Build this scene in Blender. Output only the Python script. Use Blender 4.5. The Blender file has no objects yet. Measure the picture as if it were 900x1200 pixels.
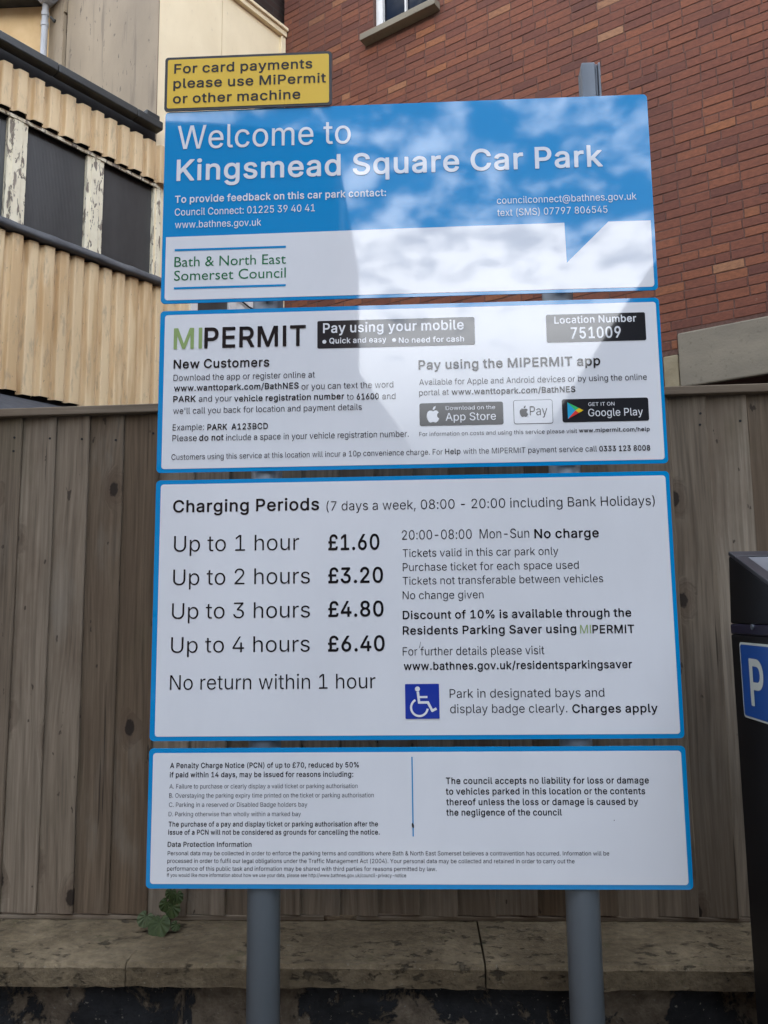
import bpy, math, random, base64
from mathutils import Matrix, Vector

S = bpy.context.scene
COL = S.collection
R = math.radians
random.seed(7)

# ------------------------------------------------------------------ camera, sky, sun, exposure
cam = bpy.data.cameras.new('camera')
cam.sensor_fit = 'VERTICAL'
cam.sensor_height = 36.0
cam.lens = 920 / 1200 * 36.0
cam.clip_start = 0.05
cam.clip_end = 2000
camo = bpy.data.objects.new('camera', cam)
COL.objects.link(camo)
camo.matrix_world = Matrix(((0.999047, 0.017025, 0.040199, 0.0136),
                            (0.042038, -0.126861, -0.991029, -1.8134),
                            (-0.011772, 0.991774, -0.127456, 1.55),
                            (0, 0, 0, 1)))
S.camera = camo

SUN_EL, SUN_AZ = 36.0, 62.0            # the sun stands off to the right behind the brick building (azimuth from +Y towards +X)
world = bpy.data.worlds.new('World')
S.world = world
world.use_nodes = True
wt = world.node_tree
wt.nodes.clear()
wn = wt.nodes.new
sky = wn('ShaderNodeTexSky')
sky.sky_type = 'NISHITA'
sky.sun_disc = False
sky.sun_elevation = R(SUN_EL)
sky.sun_rotation = R(SUN_AZ)
tc = wn('ShaderNodeTexCoord')
sep = wn('ShaderNodeSeparateXYZ')
wt.links.new(tc.outputs['Generated'], sep.inputs[0])


def wmath(op, a, b=None, clamp=False):
    n = wn('ShaderNodeMath')
    n.operation = op
    n.use_clamp = clamp
    for i, v in enumerate((a, b)):
        if v is None:
            continue
        if isinstance(v, (int, float)):
            n.inputs[i].default_value = v
        else:
            wt.links.new(v, n.inputs[i])
    return n.outputs[0]


zz = wmath('MAXIMUM', wmath('ADD', sep.outputs[2], 0.12), 0.03)
cmb = wn('ShaderNodeCombineXYZ')
wt.links.new(wmath('DIVIDE', sep.outputs[0], zz), cmb.inputs[0])
wt.links.new(wmath('DIVIDE', sep.outputs[1], zz), cmb.inputs[1])
n1 = wn('ShaderNodeTexNoise')
n1.inputs['Scale'].default_value = 10.5
n1.inputs['Detail'].default_value = 8
n1.inputs['Roughness'].default_value = 0.55
n1.inputs['Distortion'].default_value = 0.25
n2 = wn('ShaderNodeTexNoise')
n2.inputs['Scale'].default_value = 2.2
n2.inputs['Detail'].default_value = 3
for n in (n1, n2):
    wt.links.new(cmb.outputs[0], n.inputs['Vector'])
low = wmath('MULTIPLY', wmath('SUBTRACT', 0.47, sep.outputs[2], True), 1.5)      # more cloud low in the sky
cov = wmath('ADD', wmath('ADD', wmath('MULTIPLY', n1.outputs['Fac'], 0.95), wmath('MULTIPLY', n2.outputs['Fac'], 0.30)), low)
ramp = wn('ShaderNodeMapRange')
ramp.interpolation_type = 'SMOOTHSTEP'
ramp.inputs['From Min'].default_value = 0.54
ramp.inputs['From Max'].default_value = 0.80
wt.links.new(cov, ramp.inputs['Value'])
cloud = wn('ShaderNodeMixRGB')
cloud.inputs[1].default_value = (9.4, 10.0, 10.9, 1)
cloud.inputs[2].default_value = (13.8, 14.0, 14.4, 1)
wt.links.new(n2.outputs['Fac'], cloud.inputs[0])
thick = wn('ShaderNodeMapRange')          # the low cloud banks are thicker and greyer
thick.inputs['From Min'].default_value = 0.21
thick.inputs['From Max'].default_value = 0.34
thick.inputs['To Min'].default_value = 0.20
thick.inputs['To Max'].default_value = 1.0
wt.links.new(sep.outputs[2], thick.inputs['Value'])
grey = wn('ShaderNodeMixRGB')
grey.blend_type = 'MULTIPLY'
grey.inputs[0].default_value = 1.0
wt.links.new(cloud.outputs[0], grey.inputs[1])
wt.links.new(thick.outputs[0], grey.inputs[2])
mix = wn('ShaderNodeMixRGB')
wt.links.new(ramp.outputs[0], mix.inputs[0])
wt.links.new(sky.outputs[0], mix.inputs[1])
wt.links.new(grey.outputs[0], mix.inputs[2])
bg = wn('ShaderNodeBackground')
bg.inputs['Strength'].default_value = 0.10
wt.links.new(mix.outputs[0], bg.inputs['Color'])
wo = wn('ShaderNodeOutputWorld')
wt.links.new(bg.outputs[0], wo.inputs['Surface'])

sun = bpy.data.lights.new('sun', 'SUN')
sun.energy = 3.0
sun.angle = R(0.5)
sun.color = (1.0, 0.95, 0.88)
suno = bpy.data.objects.new('sun', sun)
COL.objects.link(suno)
sd = Vector((math.sin(R(SUN_AZ)) * math.cos(R(SUN_EL)), math.cos(R(SUN_AZ)) * math.cos(R(SUN_EL)), math.sin(R(SUN_EL))))
suno.rotation_euler = sd.to_track_quat('Z', 'Y').to_euler()
suno.location = (30, 16, 24)

S.view_settings.view_transform = 'Standard'
S.view_settings.look = 'None'
S.view_settings.gamma = 1
S.view_settings.use_curve_mapping = False
S.view_settings.exposure = 2.58
S.render.engine = 'CYCLES'
S.cycles.max_bounces = 6
S.cycles.use_denoising = True

# ------------------------------------------------------------------ helpers


class MB:
    """collects shapes for one mesh object"""

    def __init__(self):
        self.v, self.f, self.a = [], [], []
        self.tone = 0.5

    def vert(self, p):
        self.v.append(tuple(p))
        self.a.append(self.tone)
        return len(self.v) - 1

    def quadpts(self, pts):
        self.f.append([self.vert(p) for p in pts])

    def box(self, x0, x1, y0, y1, z0, z1, skew=None):
        i = len(self.v)
        for z in (z0, z1):
            for x, y in ((x0, y0), (x1, y0), (x1, y1), (x0, y1)):
                self.vert((x, y, z))
        for q in ((0, 3, 2, 1), (4, 5, 6, 7), (0, 1, 5, 4), (1, 2, 6, 5), (2, 3, 7, 6), (3, 0, 4, 7)):
            self.f.append([i + k for k in q])
        return self

    def prism(self, poly, y0, y1):
        """poly: (x, z) counter-clockwise seen from -Y; front at y0"""
        n = len(poly)
        i = len(self.v)
        for y in (y0, y1):
            for x, z in poly:
                self.vert((x, y, z))
        self.f.append([i + k for k in range(n)])
        self.f.append([i + n + k for k in reversed(range(n))])
        for k in range(n):
            m = (k + 1) % n
            self.f.append([i + m, i + k, i + n + k, i + n + m])
        return self

    def flat(self, poly, y):
        self.f.append([self.vert((x, y, z)) for x, z in poly])
        return self

    def prism_x(self, poly, x0, x1):
        """poly: (y, z); extruded along x"""
        n = len(poly)
        i = len(self.v)
        for x in (x0, x1):
            for y, z in poly:
                self.vert((x, y, z))
        self.f.append([i + k for k in reversed(range(n))])
        self.f.append([i + n + k for k in range(n)])
        for k in range(n):
            m = (k + 1) % n
            self.f.append([i + k, i + m, i + n + m, i + n + k])
        return self

    def tube(self, pts, rad, seg=16, cap=True):
        pts = [Vector(p) for p in pts]
        rads = rad if isinstance(rad, (list, tuple)) else [rad] * len(pts)
        rings = []
        for k, p in enumerate(pts):
            t = (pts[min(k + 1, len(pts) - 1)] - pts[max(k - 1, 0)]).normalized()
            u = t.cross(Vector((0.31, 0.9, 0.3)) if abs(t.z) > 0.8 else Vector((0, 0, 1))).normalized()
            w = t.cross(u)
            rings.append([self.vert(p + (u * math.cos(2 * math.pi * j / seg) + w * math.sin(2 * math.pi * j / seg)) * rads[k]) for j in range(seg)])
        for a, b in zip(rings, rings[1:]):
            for j in range(seg):
                m = (j + 1) % seg
                self.f.append([a[j], a[m], b[m], b[j]])
        if cap:
            self.f.append(list(reversed(rings[0])))
            self.f.append(rings[-1])
        return self

    def build(self, name, mat, parent=None, bevel=0, smooth=False, label=None, seg=2):
        me = bpy.data.meshes.new(name)
        me.from_pydata(self.v, [], self.f)
        at = me.attributes.new('tone', 'FLOAT', 'POINT')
        at.data.foreach_set('value', self.a)
        if smooth:
            me.polygons.foreach_set('use_smooth', [True] * len(me.polygons))
        me.materials.append(mat)
        me.update()
        o = bpy.data.objects.new(name, me)
        COL.objects.link(o)
        if parent:
            o.parent = parent
        if bevel:
            b = o.modifiers.new('bevel', 'BEVEL')
            b.width = bevel
            b.segments = seg
            b.limit_method = 'ANGLE'
            b.angle_limit = R(40)
        if label:
            o['label'] = label
        return o


def thing(name, label, cat, loc=(0, 0, 0), rz=0, group=None):
    o = bpy.data.objects.new(name, None)
    o.empty_display_size = 0.2
    COL.objects.link(o)
    o.location = loc
    o.rotation_euler = (0, 0, R(rz))
    o['label'] = label
    o['category'] = cat
    if group:
        o['group'] = group
    return o


def round_rect(x0, x1, z0, z1, r, n=6):
    out = []
    for cx, cz, a0 in ((x1 - r, z0 + r, -90), (x1 - r, z1 - r, 0), (x0 + r, z1 - r, 90), (x0 + r, z0 + r, 180)):
        for k in range(n + 1):
            a = R(a0 + 90 * k / n)
            out.append((cx + r * math.cos(a), cz + r * math.sin(a)))
    return out


def ellipse(cx, cz, rx, rz, n=24):
    return [(cx + rx * math.cos(2 * math.pi * k / n), cz + rz * math.sin(2 * math.pi * k / n)) for k in range(n)]


def cells(x0, x1, z0, z1, holes):
    """rectangles covering x0..x1 by z0..z1 without the holes"""
    xs = sorted({x0, x1} | {h for H in holes for h in H[:2] if x0 < h < x1})
    zs = sorted({z0, z1} | {h for H in holes for h in H[2:] if z0 < h < z1})
    for xa, xb in zip(xs, xs[1:]):
        for za, zb in zip(zs, zs[1:]):
            cx, cz = (xa + xb) / 2, (za + zb) / 2
            if not any(h[0] < cx < h[1] and h[2] < cz < h[3] for h in holes):
                yield xa, xb, za, zb


# ------------------------------------------------------------------ materials


class Mat:
    def __init__(self, name, rough=0.6, color=(0.5, 0.5, 0.5), spec=0.5, metal=0.0):
        self.m = bpy.data.materials.new(name)
        self.m.use_nodes = True
        self.t = self.m.node_tree
        self.p = self.t.nodes['Principled BSDF']
        self.p.inputs['Base Color'].default_value = (*color, 1)
        self.p.inputs['Roughness'].default_value = rough
        self.p.inputs['Specular IOR Level'].default_value = spec
        self.p.inputs['Metallic'].default_value = metal
        self.co = None

    def n(self, kind, **kw):
        nd = self.t.nodes.new('ShaderNode' + kind)
        for k, v in kw.items():
            if k in nd.inputs:
                nd.inputs[k].default_value = v
            else:
                setattr(nd, k, v)
        return nd

    def link(self, a, b):
        self.t.links.new(a, b)

    def coord(self, scale=(1, 1, 1), loc=(0, 0, 0), warp=None):
        if self.co is None:
            self.co = self.n('TexCoord').outputs['Object']
        mp = self.n('Mapping')
        mp.inputs['Scale'].default_value = scale
        mp.inputs['Location'].default_value = loc
        src = self.co
        if warp is not None:
            ad = self.n('VectorMath')
            ad.operation = 'ADD'
            self.link(src, ad.inputs[0])
            self.link(warp, ad.inputs[1])
            src = ad.outputs[0]
        self.link(src, mp.inputs['Vector'])
        return mp.outputs[0]

    def noise(self, scale=5.0, stretch=(1, 1, 1), detail=5, rough=0.55, dist=0.0, loc=(0, 0, 0), warp=None):
        nd = self.n('TexNoise')
        nd.inputs['Scale'].default_value = scale
        nd.inputs['Detail'].default_value = detail
        nd.inputs['Roughness'].default_value = rough
        nd.inputs['Distortion'].default_value = dist
        self.link(self.coord(stretch, loc, warp), nd.inputs['Vector'])
        return nd.outputs['Fac']

    def ramp(self, fac, stops, mode='LINEAR'):
        r = self.n('ValToRGB')
        cr = r.color_ramp
        cr.interpolation = mode
        while len(cr.elements) < len(stops):
            cr.elements.new(0.5)
        for e, (pos, c) in zip(cr.elements, stops):
            e.position = pos
            e.color = (*c, 1) if len(c) == 3 else c
        self.link(fac, r.inputs[0])
        return r.outputs[0]

    def step(self, fac, lo, hi):
        m = self.n('MapRange')
        m.interpolation_type = 'SMOOTHSTEP'
        m.inputs['From Min'].default_value = lo
        m.inputs['From Max'].default_value = hi
        self.link(fac, m.inputs['Value'])
        return m.outputs[0]

    def mix(self, fac, a, b, mode='MIX'):
        m = self.n('MixRGB')
        m.blend_type = mode
        for i, v in enumerate((fac, a, b)):
            if isinstance(v, (int, float)):
                m.inputs[i].default_value = v
            elif isinstance(v, tuple):
                m.inputs[i].default_value = (*v, 1)
            else:
                self.link(v, m.inputs[i])
        return m.outputs[0]

    def math(self, op, a, b=0.0):
        m = self.n('Math')
        m.operation = op
        for i, v in enumerate((a, b)):
            if isinstance(v, (int, float)):
                m.inputs[i].default_value = v
            else:
                self.link(v, m.inputs[i])
        return m.outputs[0]

    def tone(self):
        a = self.n('Attribute')
        a.attribute_name = 'tone'
        return a.outputs['Fac']

    def base(self, c):
        self.link(c, self.p.inputs['Base Color'])

    def rough(self, f):
        self.link(f, self.p.inputs['Roughness'])

    def bump(self, h, strength=0.3, dist=0.01):
        b = self.n('Bump')
        b.inputs['Strength'].default_value = strength
        b.inputs['Distance'].default_value = dist
        self.link(h, b.inputs['Height'])
        self.link(b.outputs[0], self.p.inputs['Normal'])


def print_mat(name, color, rough=0.035, fade=0.06, coat=0.3):
    """glossy printed sheet; every layer shares the gloss so the sky mirrors across all of them"""
    M = Mat(name, rough, color)
    M.p.inputs['IOR'].default_value = 1.5
    M.p.inputs['Coat Weight'].default_value = coat
    M.p.inputs['Coat IOR'].default_value = 1.62
    M.p.inputs['Coat Roughness'].default_value = 0.02
    dirt = M.noise(3.0, (1, 1, 0.5), 6, 0.6)
    c2 = tuple(max(0, x * (1 - fade)) for x in color)
    M.base(M.mix(M.step(dirt, 0.35, 0.7), color, c2))
    M.bump(M.noise(2.2, (1, 1, 1), 2, 0.4), 0.008, 0.002)
    return M.m


def make_materials():
    m = {}
    m['s_blue'] = print_mat('sign_blue', (0.0005, 0.265, 0.60))
    m['s_white'] = print_mat('sign_white', (0.78, 0.80, 0.82))
    m['wht'] = print_mat('print_white', (0.80, 0.82, 0.84))
    m['ink'] = print_mat('print_black', (0.012, 0.012, 0.014))
    m['lgr'] = print_mat('print_pale_green', (0.30, 0.42, 0.16))
    m['dgr'] = print_mat('print_dark_green', (0.01, 0.17, 0.06))
    m['navy'] = print_mat('badge_navy', (0.018, 0.045, 0.36))
    m['slate'] = print_mat('badge_black', (0.02, 0.022, 0.026))
    m['yellow'] = print_mat('notice_yellow', (0.74, 0.47, 0.006), 0.5, 0.06, 0.0)
    m['nink'] = print_mat('notice_black', (0.012, 0.01, 0.007), 0.7, 0.06, 0.0)
    m['nedge'] = print_mat('notice_edge', (0.02, 0.022, 0.025), 0.6, 0.06, 0.0)
    for k, c in (('t_green', (0.05, 0.55, 0.18)), ('t_blue', (0.03, 0.42, 0.70)), ('t_yellow', (0.85, 0.6, 0.03)), ('t_red', (0.75, 0.06, 0.05))):
        m[k] = print_mat('print_' + k[2:], c)
    # plain metals and plastics
    M = Mat('post_grey', 0.42, (0.2, 0.23, 0.25))
    M.base(M.ramp(M.noise(6, (1, 1, 0.15), 6), [(0.35, (0.15, 0.18, 0.20)), (0.65, (0.20, 0.23, 0.25))]))
    M.bump(M.noise(90, detail=3), 0.1, 0.001)
    m['post'] = M.m
    M = Mat('aluminium', 0.38, (0.189, 0.211, 0.235), metal=0.6)
    M.rough(M.step(M.noise(9, (1, 1, 0.1)), 0.1, 0.9))
    m['alu'] = M.m
    M = Mat('lead_sheet', 0.55, (0.090, 0.094, 0.098))
    M.base(M.ramp(M.noise(7, (0.4, 1, 1), 7, 0.65), [(0.3, (0.053, 0.056, 0.060)), (0.55, (0.098, 0.101, 0.105)), (0.8, (0.165, 0.165, 0.165))]))
    M.bump(M.noise(10, (0.5, 1, 1)), 0.5, 0.02)
    m['lead'] = M.m
    M = Mat('gutter_grey', 0.5, (0.030, 0.033, 0.031))
    M.base(M.ramp(M.noise(9, (0.5, 1, 1), 7, 0.6), [(0.3, (0.018, 0.020, 0.019)), (0.7, (0.043, 0.045, 0.041))]))
    m['gutter'] = M.m
    M = Mat('void_dark', 0.8, (0.012, 0.011, 0.010))
    M.base(M.ramp(M.noise(12), [(0.3, (0.008, 0.008, 0.008)), (0.7, (0.02, 0.018, 0.016))]))
    m['dark'] = M.m
    # corrugated cladding
    M = Mat('cream_cladding', 0.62, (0.621, 0.500, 0.324))
    big = M.noise(1.6, (1, 1, 0.35), 5)
    base = M.ramp(big, [(0.3, (0.646, 0.469, 0.260)), (0.7, (0.808, 0.613, 0.357))])
    streak = M.step(M.noise(7.5, (1, 1, 0.11), 4, 0.5, loc=(3.1, 0, 0)), 0.52, 0.64)
    base = M.mix(M.math('MULTIPLY', streak, 0.55), base, (0.497, 0.294, 0.116))
    grime = M.step(M.noise(26, (1, 1, 0.22), 6, 0.65), 0.53, 0.70)
    base = M.mix(M.math('MULTIPLY', grime, 0.40), base, (0.248, 0.201, 0.144))
    spots = M.step(M.noise(55, (1, 1, 0.5), 3, 0.5), 0.70, 0.76)
    base = M.mix(M.math('MULTIPLY', spots, 0.6), base, (0.124, 0.100, 0.078))
    M.base(base)
    M.bump(M.noise(60, (1, 1, 0.4)), 0.25, 0.003)
    m['clad'] = M.m
    # peeling white paint
    M = Mat('peeling_paint', 0.6, (0.7, 0.68, 0.6))
    flake = M.step(M.noise(21, (1, 1, 0.30), 6, 0.62, 0.5), 0.56, 0.58)
    paint = M.ramp(M.noise(5), [(0.3, (0.744, 0.660, 0.471)), (0.7, (0.936, 0.864, 0.655))])
    crackl = M.step(M.noise(42, (1, 1, 0.28), 4, 0.6, loc=(5, 1, 2)), 0.62, 0.66)
    wood = M.ramp(M.noise(30, (1, 1, 0.1)), [(0.3, (0.17, 0.135, 0.10)), (0.7, (0.36, 0.30, 0.23))])
    M.base(M.mix(M.math('MAXIMUM', flake, crackl), paint, wood))
    M.bump(M.math('SUBTRACT', 1.0, flake), 0.8, 0.006)
    m['peel'] = M.m
    # dark wired glass
    M = Mat('wired_glass', 0.32, (0.040, 0.040, 0.038))
    w = M.n('TexWave')
    w.wave_type = 'BANDS'
    w.bands_direction = 'X'
    w.inputs['Scale'].default_value = 26
    w.inputs['Distortion'].default_value = 0.6
    M.link(M.coord(), w.inputs['Vector'])
    dust = M.noise(5, (1, 1, 0.25), 7, 0.65)
    M.base(M.mix(M.math('MULTIPLY', w.outputs['Fac'], 0.35), M.ramp(dust, [(0.3, (0.035, 0.036, 0.034)), (0.75, (0.067, 0.067, 0.064))]), (0.086, 0.086, 0.081)))
    M.bump(w.outputs['Fac'], 0.25, 0.002)
    m['wglass'] = M.m
    M = Mat('window_glass', 0.03, (0.004, 0.007, 0.016), 0.12)
    M.bump(M.noise(3, detail=2), 0.1, 0.01)
    m['glass'] = M.m
    # cream boarding
    M = Mat('cream_board', 0.6, (0.857, 0.727, 0.495))
    c = M.ramp(M.noise(2.5, (1, 1, 0.6), 6), [(0.3, (0.823, 0.685, 0.446)), (0.7, (0.937, 0.800, 0.543))])
    c = M.mix(M.math('MULTIPLY', M.step(M.noise(20, (1, 1, 0.4), 6, 0.65), 0.6, 0.75), 0.35), c, (0.480, 0.385, 0.248))
    M.base(c)
    M.bump(M.noise(35), 0.15, 0.003)
    m['cream'] = M.m
    M = Mat('white_frame', 0.5, (0.74, 0.73, 0.70))
    M.base(M.ramp(M.noise(14, (1, 1, 0.4), 6), [(0.3, (0.62, 0.60, 0.56)), (0.6, (0.78, 0.77, 0.74))]))
    m['frame'] = M.m
    # weathered grey side wall
    M = Mat('weathered_wall', 0.75, (0.308, 0.239, 0.155))
    c = M.ramp(M.noise(1.4, (1, 1, 0.5), 6), [(0.3, (0.246, 0.189, 0.122)), (0.7, (0.362, 0.282, 0.184))])
    st = M.step(M.noise(9, (1, 1, 0.10), 5, 0.6), 0.54, 0.70)
    c = M.mix(M.math('MULTIPLY', st, 0.6), c, (0.130, 0.099, 0.065))
    sp = M.step(M.noise(19, (1, 1, 0.45), 5, 0.6, loc=(2, 7, 1)), 0.63, 0.70)
    c = M.mix(M.math('MULTIPLY', sp, 0.75), c, (0.077, 0.059, 0.041))
    M.base(c)
    M.bump(M.noise(24, (1, 1, 0.3), 6), 0.4, 0.01)
    m['weather'] = M.m
    M = Mat('tan_render', 0.75, (0.643, 0.420, 0.186))
    M.base(M.ramp(M.noise(2.2, (1, 1, 0.8), 7, 0.6), [(0.3, (0.585, 0.370, 0.159)), (0.55, (0.725, 0.500, 0.248)), (0.8, (0.842, 0.640, 0.359))]))
    M.bump(M.noise(30), 0.3, 0.006)
    m['tan'] = M.m
    M = Mat('pipe_grey', 0.45, (0.42, 0.42, 0.42))
    M.base(M.ramp(M.noise(9, (1, 1, 0.5)), [(0.3, (0.33, 0.34, 0.35)), (0.7, (0.52, 0.52, 0.52))]))
    m['pipe'] = M.m
    # brick
    M = Mat('red_brick', 0.85, (0.150, 0.045, 0.026))
    c = M.ramp(M.tone(), [(0.0, (0.099, 0.034, 0.022)), (0.25, (0.146, 0.047, 0.026)), (0.6, (0.176, 0.057, 0.028)), (0.85, (0.207, 0.069, 0.031)), (0.95, (0.251, 0.093, 0.036)), (1.0, (0.283, 0.142, 0.072))])
    c = M.mix(0.75, c, M.ramp(M.noise(26, (1, 1, 1.6), 8, 0.7), [(0.3, (0.30, 0.30, 0.30)), (0.7, (0.72, 0.70, 0.68))]), 'OVERLAY')
    c = M.mix(M.math('MULTIPLY', M.step(M.noise(1.1, detail=4), 0.45, 0.75), 0.35), c, (0.078, 0.033, 0.022))
    eff = M.step(M.noise(5.5, (1, 1, 1.9), 6, 0.6, loc=(1.7, 0, 4.1)), 0.70, 0.76)
    c = M.mix(M.math('MULTIPLY', eff, 0.55), c, (0.288, 0.200, 0.158))
    M.base(c)
    M.bump(M.noise(70, detail=6), 0.45, 0.004)
    m['brick'] = M.m
    M = Mat('mortar', 0.9, (0.096, 0.048, 0.034))
    M.base(M.ramp(M.noise(40, detail=6), [(0.3, (0.081, 0.039, 0.027)), (0.7, (0.144, 0.073, 0.053))]))
    M.bump(M.noise(90), 0.5, 0.004)
    m['mortar'] = M.m
    # brick seen only in mirror or from the side
    M = Mat('far_brick', 0.9, (0.05, 0.03, 0.025), 0.15)
    bt = M.n('TexBrick')
    bt.inputs['Color1'].default_value = (0.04, 0.027, 0.023, 1)
    bt.inputs['Color2'].default_value = (0.06, 0.035, 0.028, 1)
    bt.inputs['Mortar'].default_value = (0.05, 0.043, 0.037, 1)
    bt.inputs['Scale'].default_value = 1
    bt.inputs['Brick Width'].default_value = 0.225
    bt.inputs['Row Height'].default_value = 0.075
    bt.inputs['Mortar Size'].default_value = 0.006
    sx = M.n('SeparateXYZ')
    M.link(M.coord(), sx.inputs[0])
    cx = M.n('CombineXYZ')
    M.link(M.math('ADD', sx.outputs[0], sx.outputs[1]), cx.inputs[0])
    M.link(sx.outputs[2], cx.inputs[1])
    M.link(cx.outputs[0], bt.inputs['Vector'])
    M.base(M.mix(0.4, bt.outputs[0], M.ramp(M.noise(2), [(0.3, (0.3, 0.3, 0.3)), (0.7, (0.6, 0.6, 0.6))]), 'OVERLAY'))
    m['fbrick'] = M.m
    M = Mat('concrete', 0.8, (0.233, 0.202, 0.148))
    c = M.ramp(M.noise(2.4, (0.6, 1, 1.6), 7, 0.6), [(0.3, (0.175, 0.150, 0.109)), (0.7, (0.265, 0.228, 0.162))])
    c = M.mix(M.math('MULTIPLY', M.step(M.noise(34, detail=6), 0.58, 0.72), 0.4), c, (0.102, 0.084, 0.057))
    M.base(c)
    M.bump(M.noise(55), 0.35, 0.005)
    m['conc'] = M.m
    M = Mat('buff_stone', 0.85, (0.3, 0.25, 0.15))
    M.base(M.ramp(M.noise(6, detail=7), [(0.3, (0.22, 0.18, 0.105)), (0.7, (0.33, 0.275, 0.17))]))
    M.bump(M.noise(40), 0.4, 0.006)
    m['buff'] = M.m
    # coping stone
    M = Mat('coping_stone', 0.92, (0.12, 0.095, 0.06), 0.2)
    c = M.ramp(M.noise(5.5, detail=8, rough=0.65), [(0.25, (0.098, 0.074, 0.044)), (0.5, (0.144, 0.112, 0.069)), (0.75, (0.218, 0.173, 0.111))])
    c = M.mix(0.6, c, M.ramp(M.noise(48, (0.7, 1, 1), 7, 0.7), [(0.3, (0.22, 0.22, 0.22)), (0.7, (0.76, 0.75, 0.72))]), 'OVERLAY')
    pit = M.step(M.noise(42, (0.6, 1, 1), 6, 0.62, 0.2, loc=(4, 1, 0)), 0.57, 0.64)
    patch = M.step(M.noise(6, (0.8, 1, 1), 5, 0.6, loc=(2, 8, 0)), 0.36, 0.52)
    pit = M.math('MULTIPLY', pit, patch)
    c = M.mix(M.math('MULTIPLY', pit, 0.7), c, (0.028, 0.024, 0.018))
    c = M.mix(M.math('MULTIPLY', M.step(M.noise(10, detail=6, rough=0.65, loc=(9, 3, 2)), 0.60, 0.70), 0.55), c, (0.075, 0.073, 0.032))
    c = M.mix(M.math('MULTIPLY', M.step(M.noise(85, detail=3), 0.66, 0.72), 0.6), c, (0.22, 0.20, 0.15))
    M.base(c)
    M.bump(M.math('SUBTRACT', M.math('ADD', M.noise(18, detail=9, rough=0.7), M.math('MULTIPLY', M.noise(90, detail=5), 0.4)), M.math('MULTIPLY', pit, 0.5)), 0.9, 0.012)
    m['coping'] = M.m
    M = Mat('rough_wall', 0.92, (0.045, 0.037, 0.029))
    lay = M.step(M.noise(6.5, (1, 1, 0.8), 8, 0.68, 0.5), 0.50, 0.545)
    pale = M.ramp(M.noise(32, detail=7, rough=0.7), [(0.3, (0.075, 0.056, 0.036)), (0.6, (0.180, 0.141, 0.094)), (0.8, (0.285, 0.244, 0.180))])
    tar = M.ramp(M.noise(30, detail=6), [(0.3, (0.007, 0.008, 0.009)), (0.8, (0.026, 0.027, 0.029))])
    fl = M.step(M.noise(75, detail=4), 0.66, 0.70)
    c = M.mix(lay, tar, pale)
    c = M.mix(M.math('MULTIPLY', fl, 0.7), c, (0.270, 0.244, 0.194))
    M.base(c)
    M.bump(M.math('ADD', M.math('MULTIPLY', lay, -0.6), M.noise(38, detail=8, rough=0.7)), 1.0, 0.02)
    m['rough'] = M.m
    M = Mat('asphalt', 0.9, (0.05, 0.05, 0.05))
    M.base(M.ramp(M.noise(60, detail=6, rough=0.7), [(0.3, (0.03, 0.03, 0.03)), (0.7, (0.075, 0.073, 0.07))]))
    M.bump(M.noise(160, detail=3), 0.6, 0.006)
    m['asphalt'] = M.m
    # fence timber: grain runs up the boards and along the rails, shifted for every piece
    for key in ('board', 'rail'):
        M = Mat('timber_' + key, 0.85, (0.14, 0.11, 0.08), 0.25)
        t = M.tone()
        off = M.n('CombineXYZ')
        M.link(M.math('MULTIPLY', t, 3.7), off.inputs[0])
        M.link(M.math('MULTIPLY', t, 37.0), off.inputs[1])
        M.link(M.math('MULTIPLY', t, 91.0), off.inputs[2])
        w = off.outputs[0]

        def grainwise(ax, az):
            return (ax, 1, az) if key == 'board' else (az, 1, ax)
        if key == 'board':
            vo = M.n('TexVoronoi', voronoi_dimensions='2D')
            vs = M.n('SeparateXYZ')
            M.link(M.coord((8.0, 1, 4.6), warp=w), vs.inputs[0])
            vc = M.n('CombineXYZ')
            M.link(vs.outputs[0], vc.inputs[0])
            M.link(vs.outputs[2], vc.inputs[1])
            M.link(vc.outputs[0], vo.inputs['Vector'])
            vo.inputs['Scale'].default_value = 1.0
            pick = M.n('SeparateXYZ')
            M.link(vo.outputs['Color'], pick.inputs[0])
            some = M.step(pick.outputs[0], 0.80, 0.81)
            d = M.math('ADD', vo.outputs['Distance'], M.math('MULTIPLY', M.math('SUBTRACT', M.noise(60, detail=3, warp=w), 0.5), 0.11))
            knot = M.math('MULTIPLY', some, M.step(d, 0.125, 0.085))
            rim = M.math('MULTIPLY', some, M.step(d, 0.36, 0.13))
            swirl = M.math('MULTIPLY', M.noise(1.5, (2.0, 1, 0.7), 2, 0.4, warp=w), 4.5)
            swirl = M.math('ADD', swirl, M.math('MULTIPLY', rim, 1.6))
            sx = M.n('SeparateXYZ')
            M.link(M.coord(warp=w), sx.inputs[0])
            gi = M.n('CombineXYZ')
            M.link(M.math('ADD', M.math('MULTIPLY', sx.outputs[0], 34.0), swirl), gi.inputs[0])
            M.link(M.math('MULTIPLY', sx.outputs[2], 0.55), gi.inputs[2])
            g = M.n('TexNoise')
            g.inputs['Scale'].default_value = 2.4
            g.inputs['Detail'].default_value = 5
            g.inputs['Roughness'].default_value = 0.6
            M.link(gi.outputs[0], g.inputs['Vector'])
            ring = g.outputs['Fac']
        else:
            ring = M.noise(22, grainwise(1, 0.06), 6, 0.6, warp=w)
        fine = M.noise(95, grainwise(1, 0.035), 4, 0.65, warp=w)
        blot = M.noise(3.2, grainwise(1, 0.45), 6, 0.62, warp=w)
        grain = M.math('ADD', M.math('MULTIPLY', ring, 0.5), M.math('MULTIPLY', fine, 0.5))
        c = M.ramp(t, [(0.0, (0.119, 0.082, 0.049)), (0.35, (0.162, 0.126, 0.088)), (0.7, (0.202, 0.161, 0.115)), (1.0, (0.258, 0.212, 0.156))])
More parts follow.
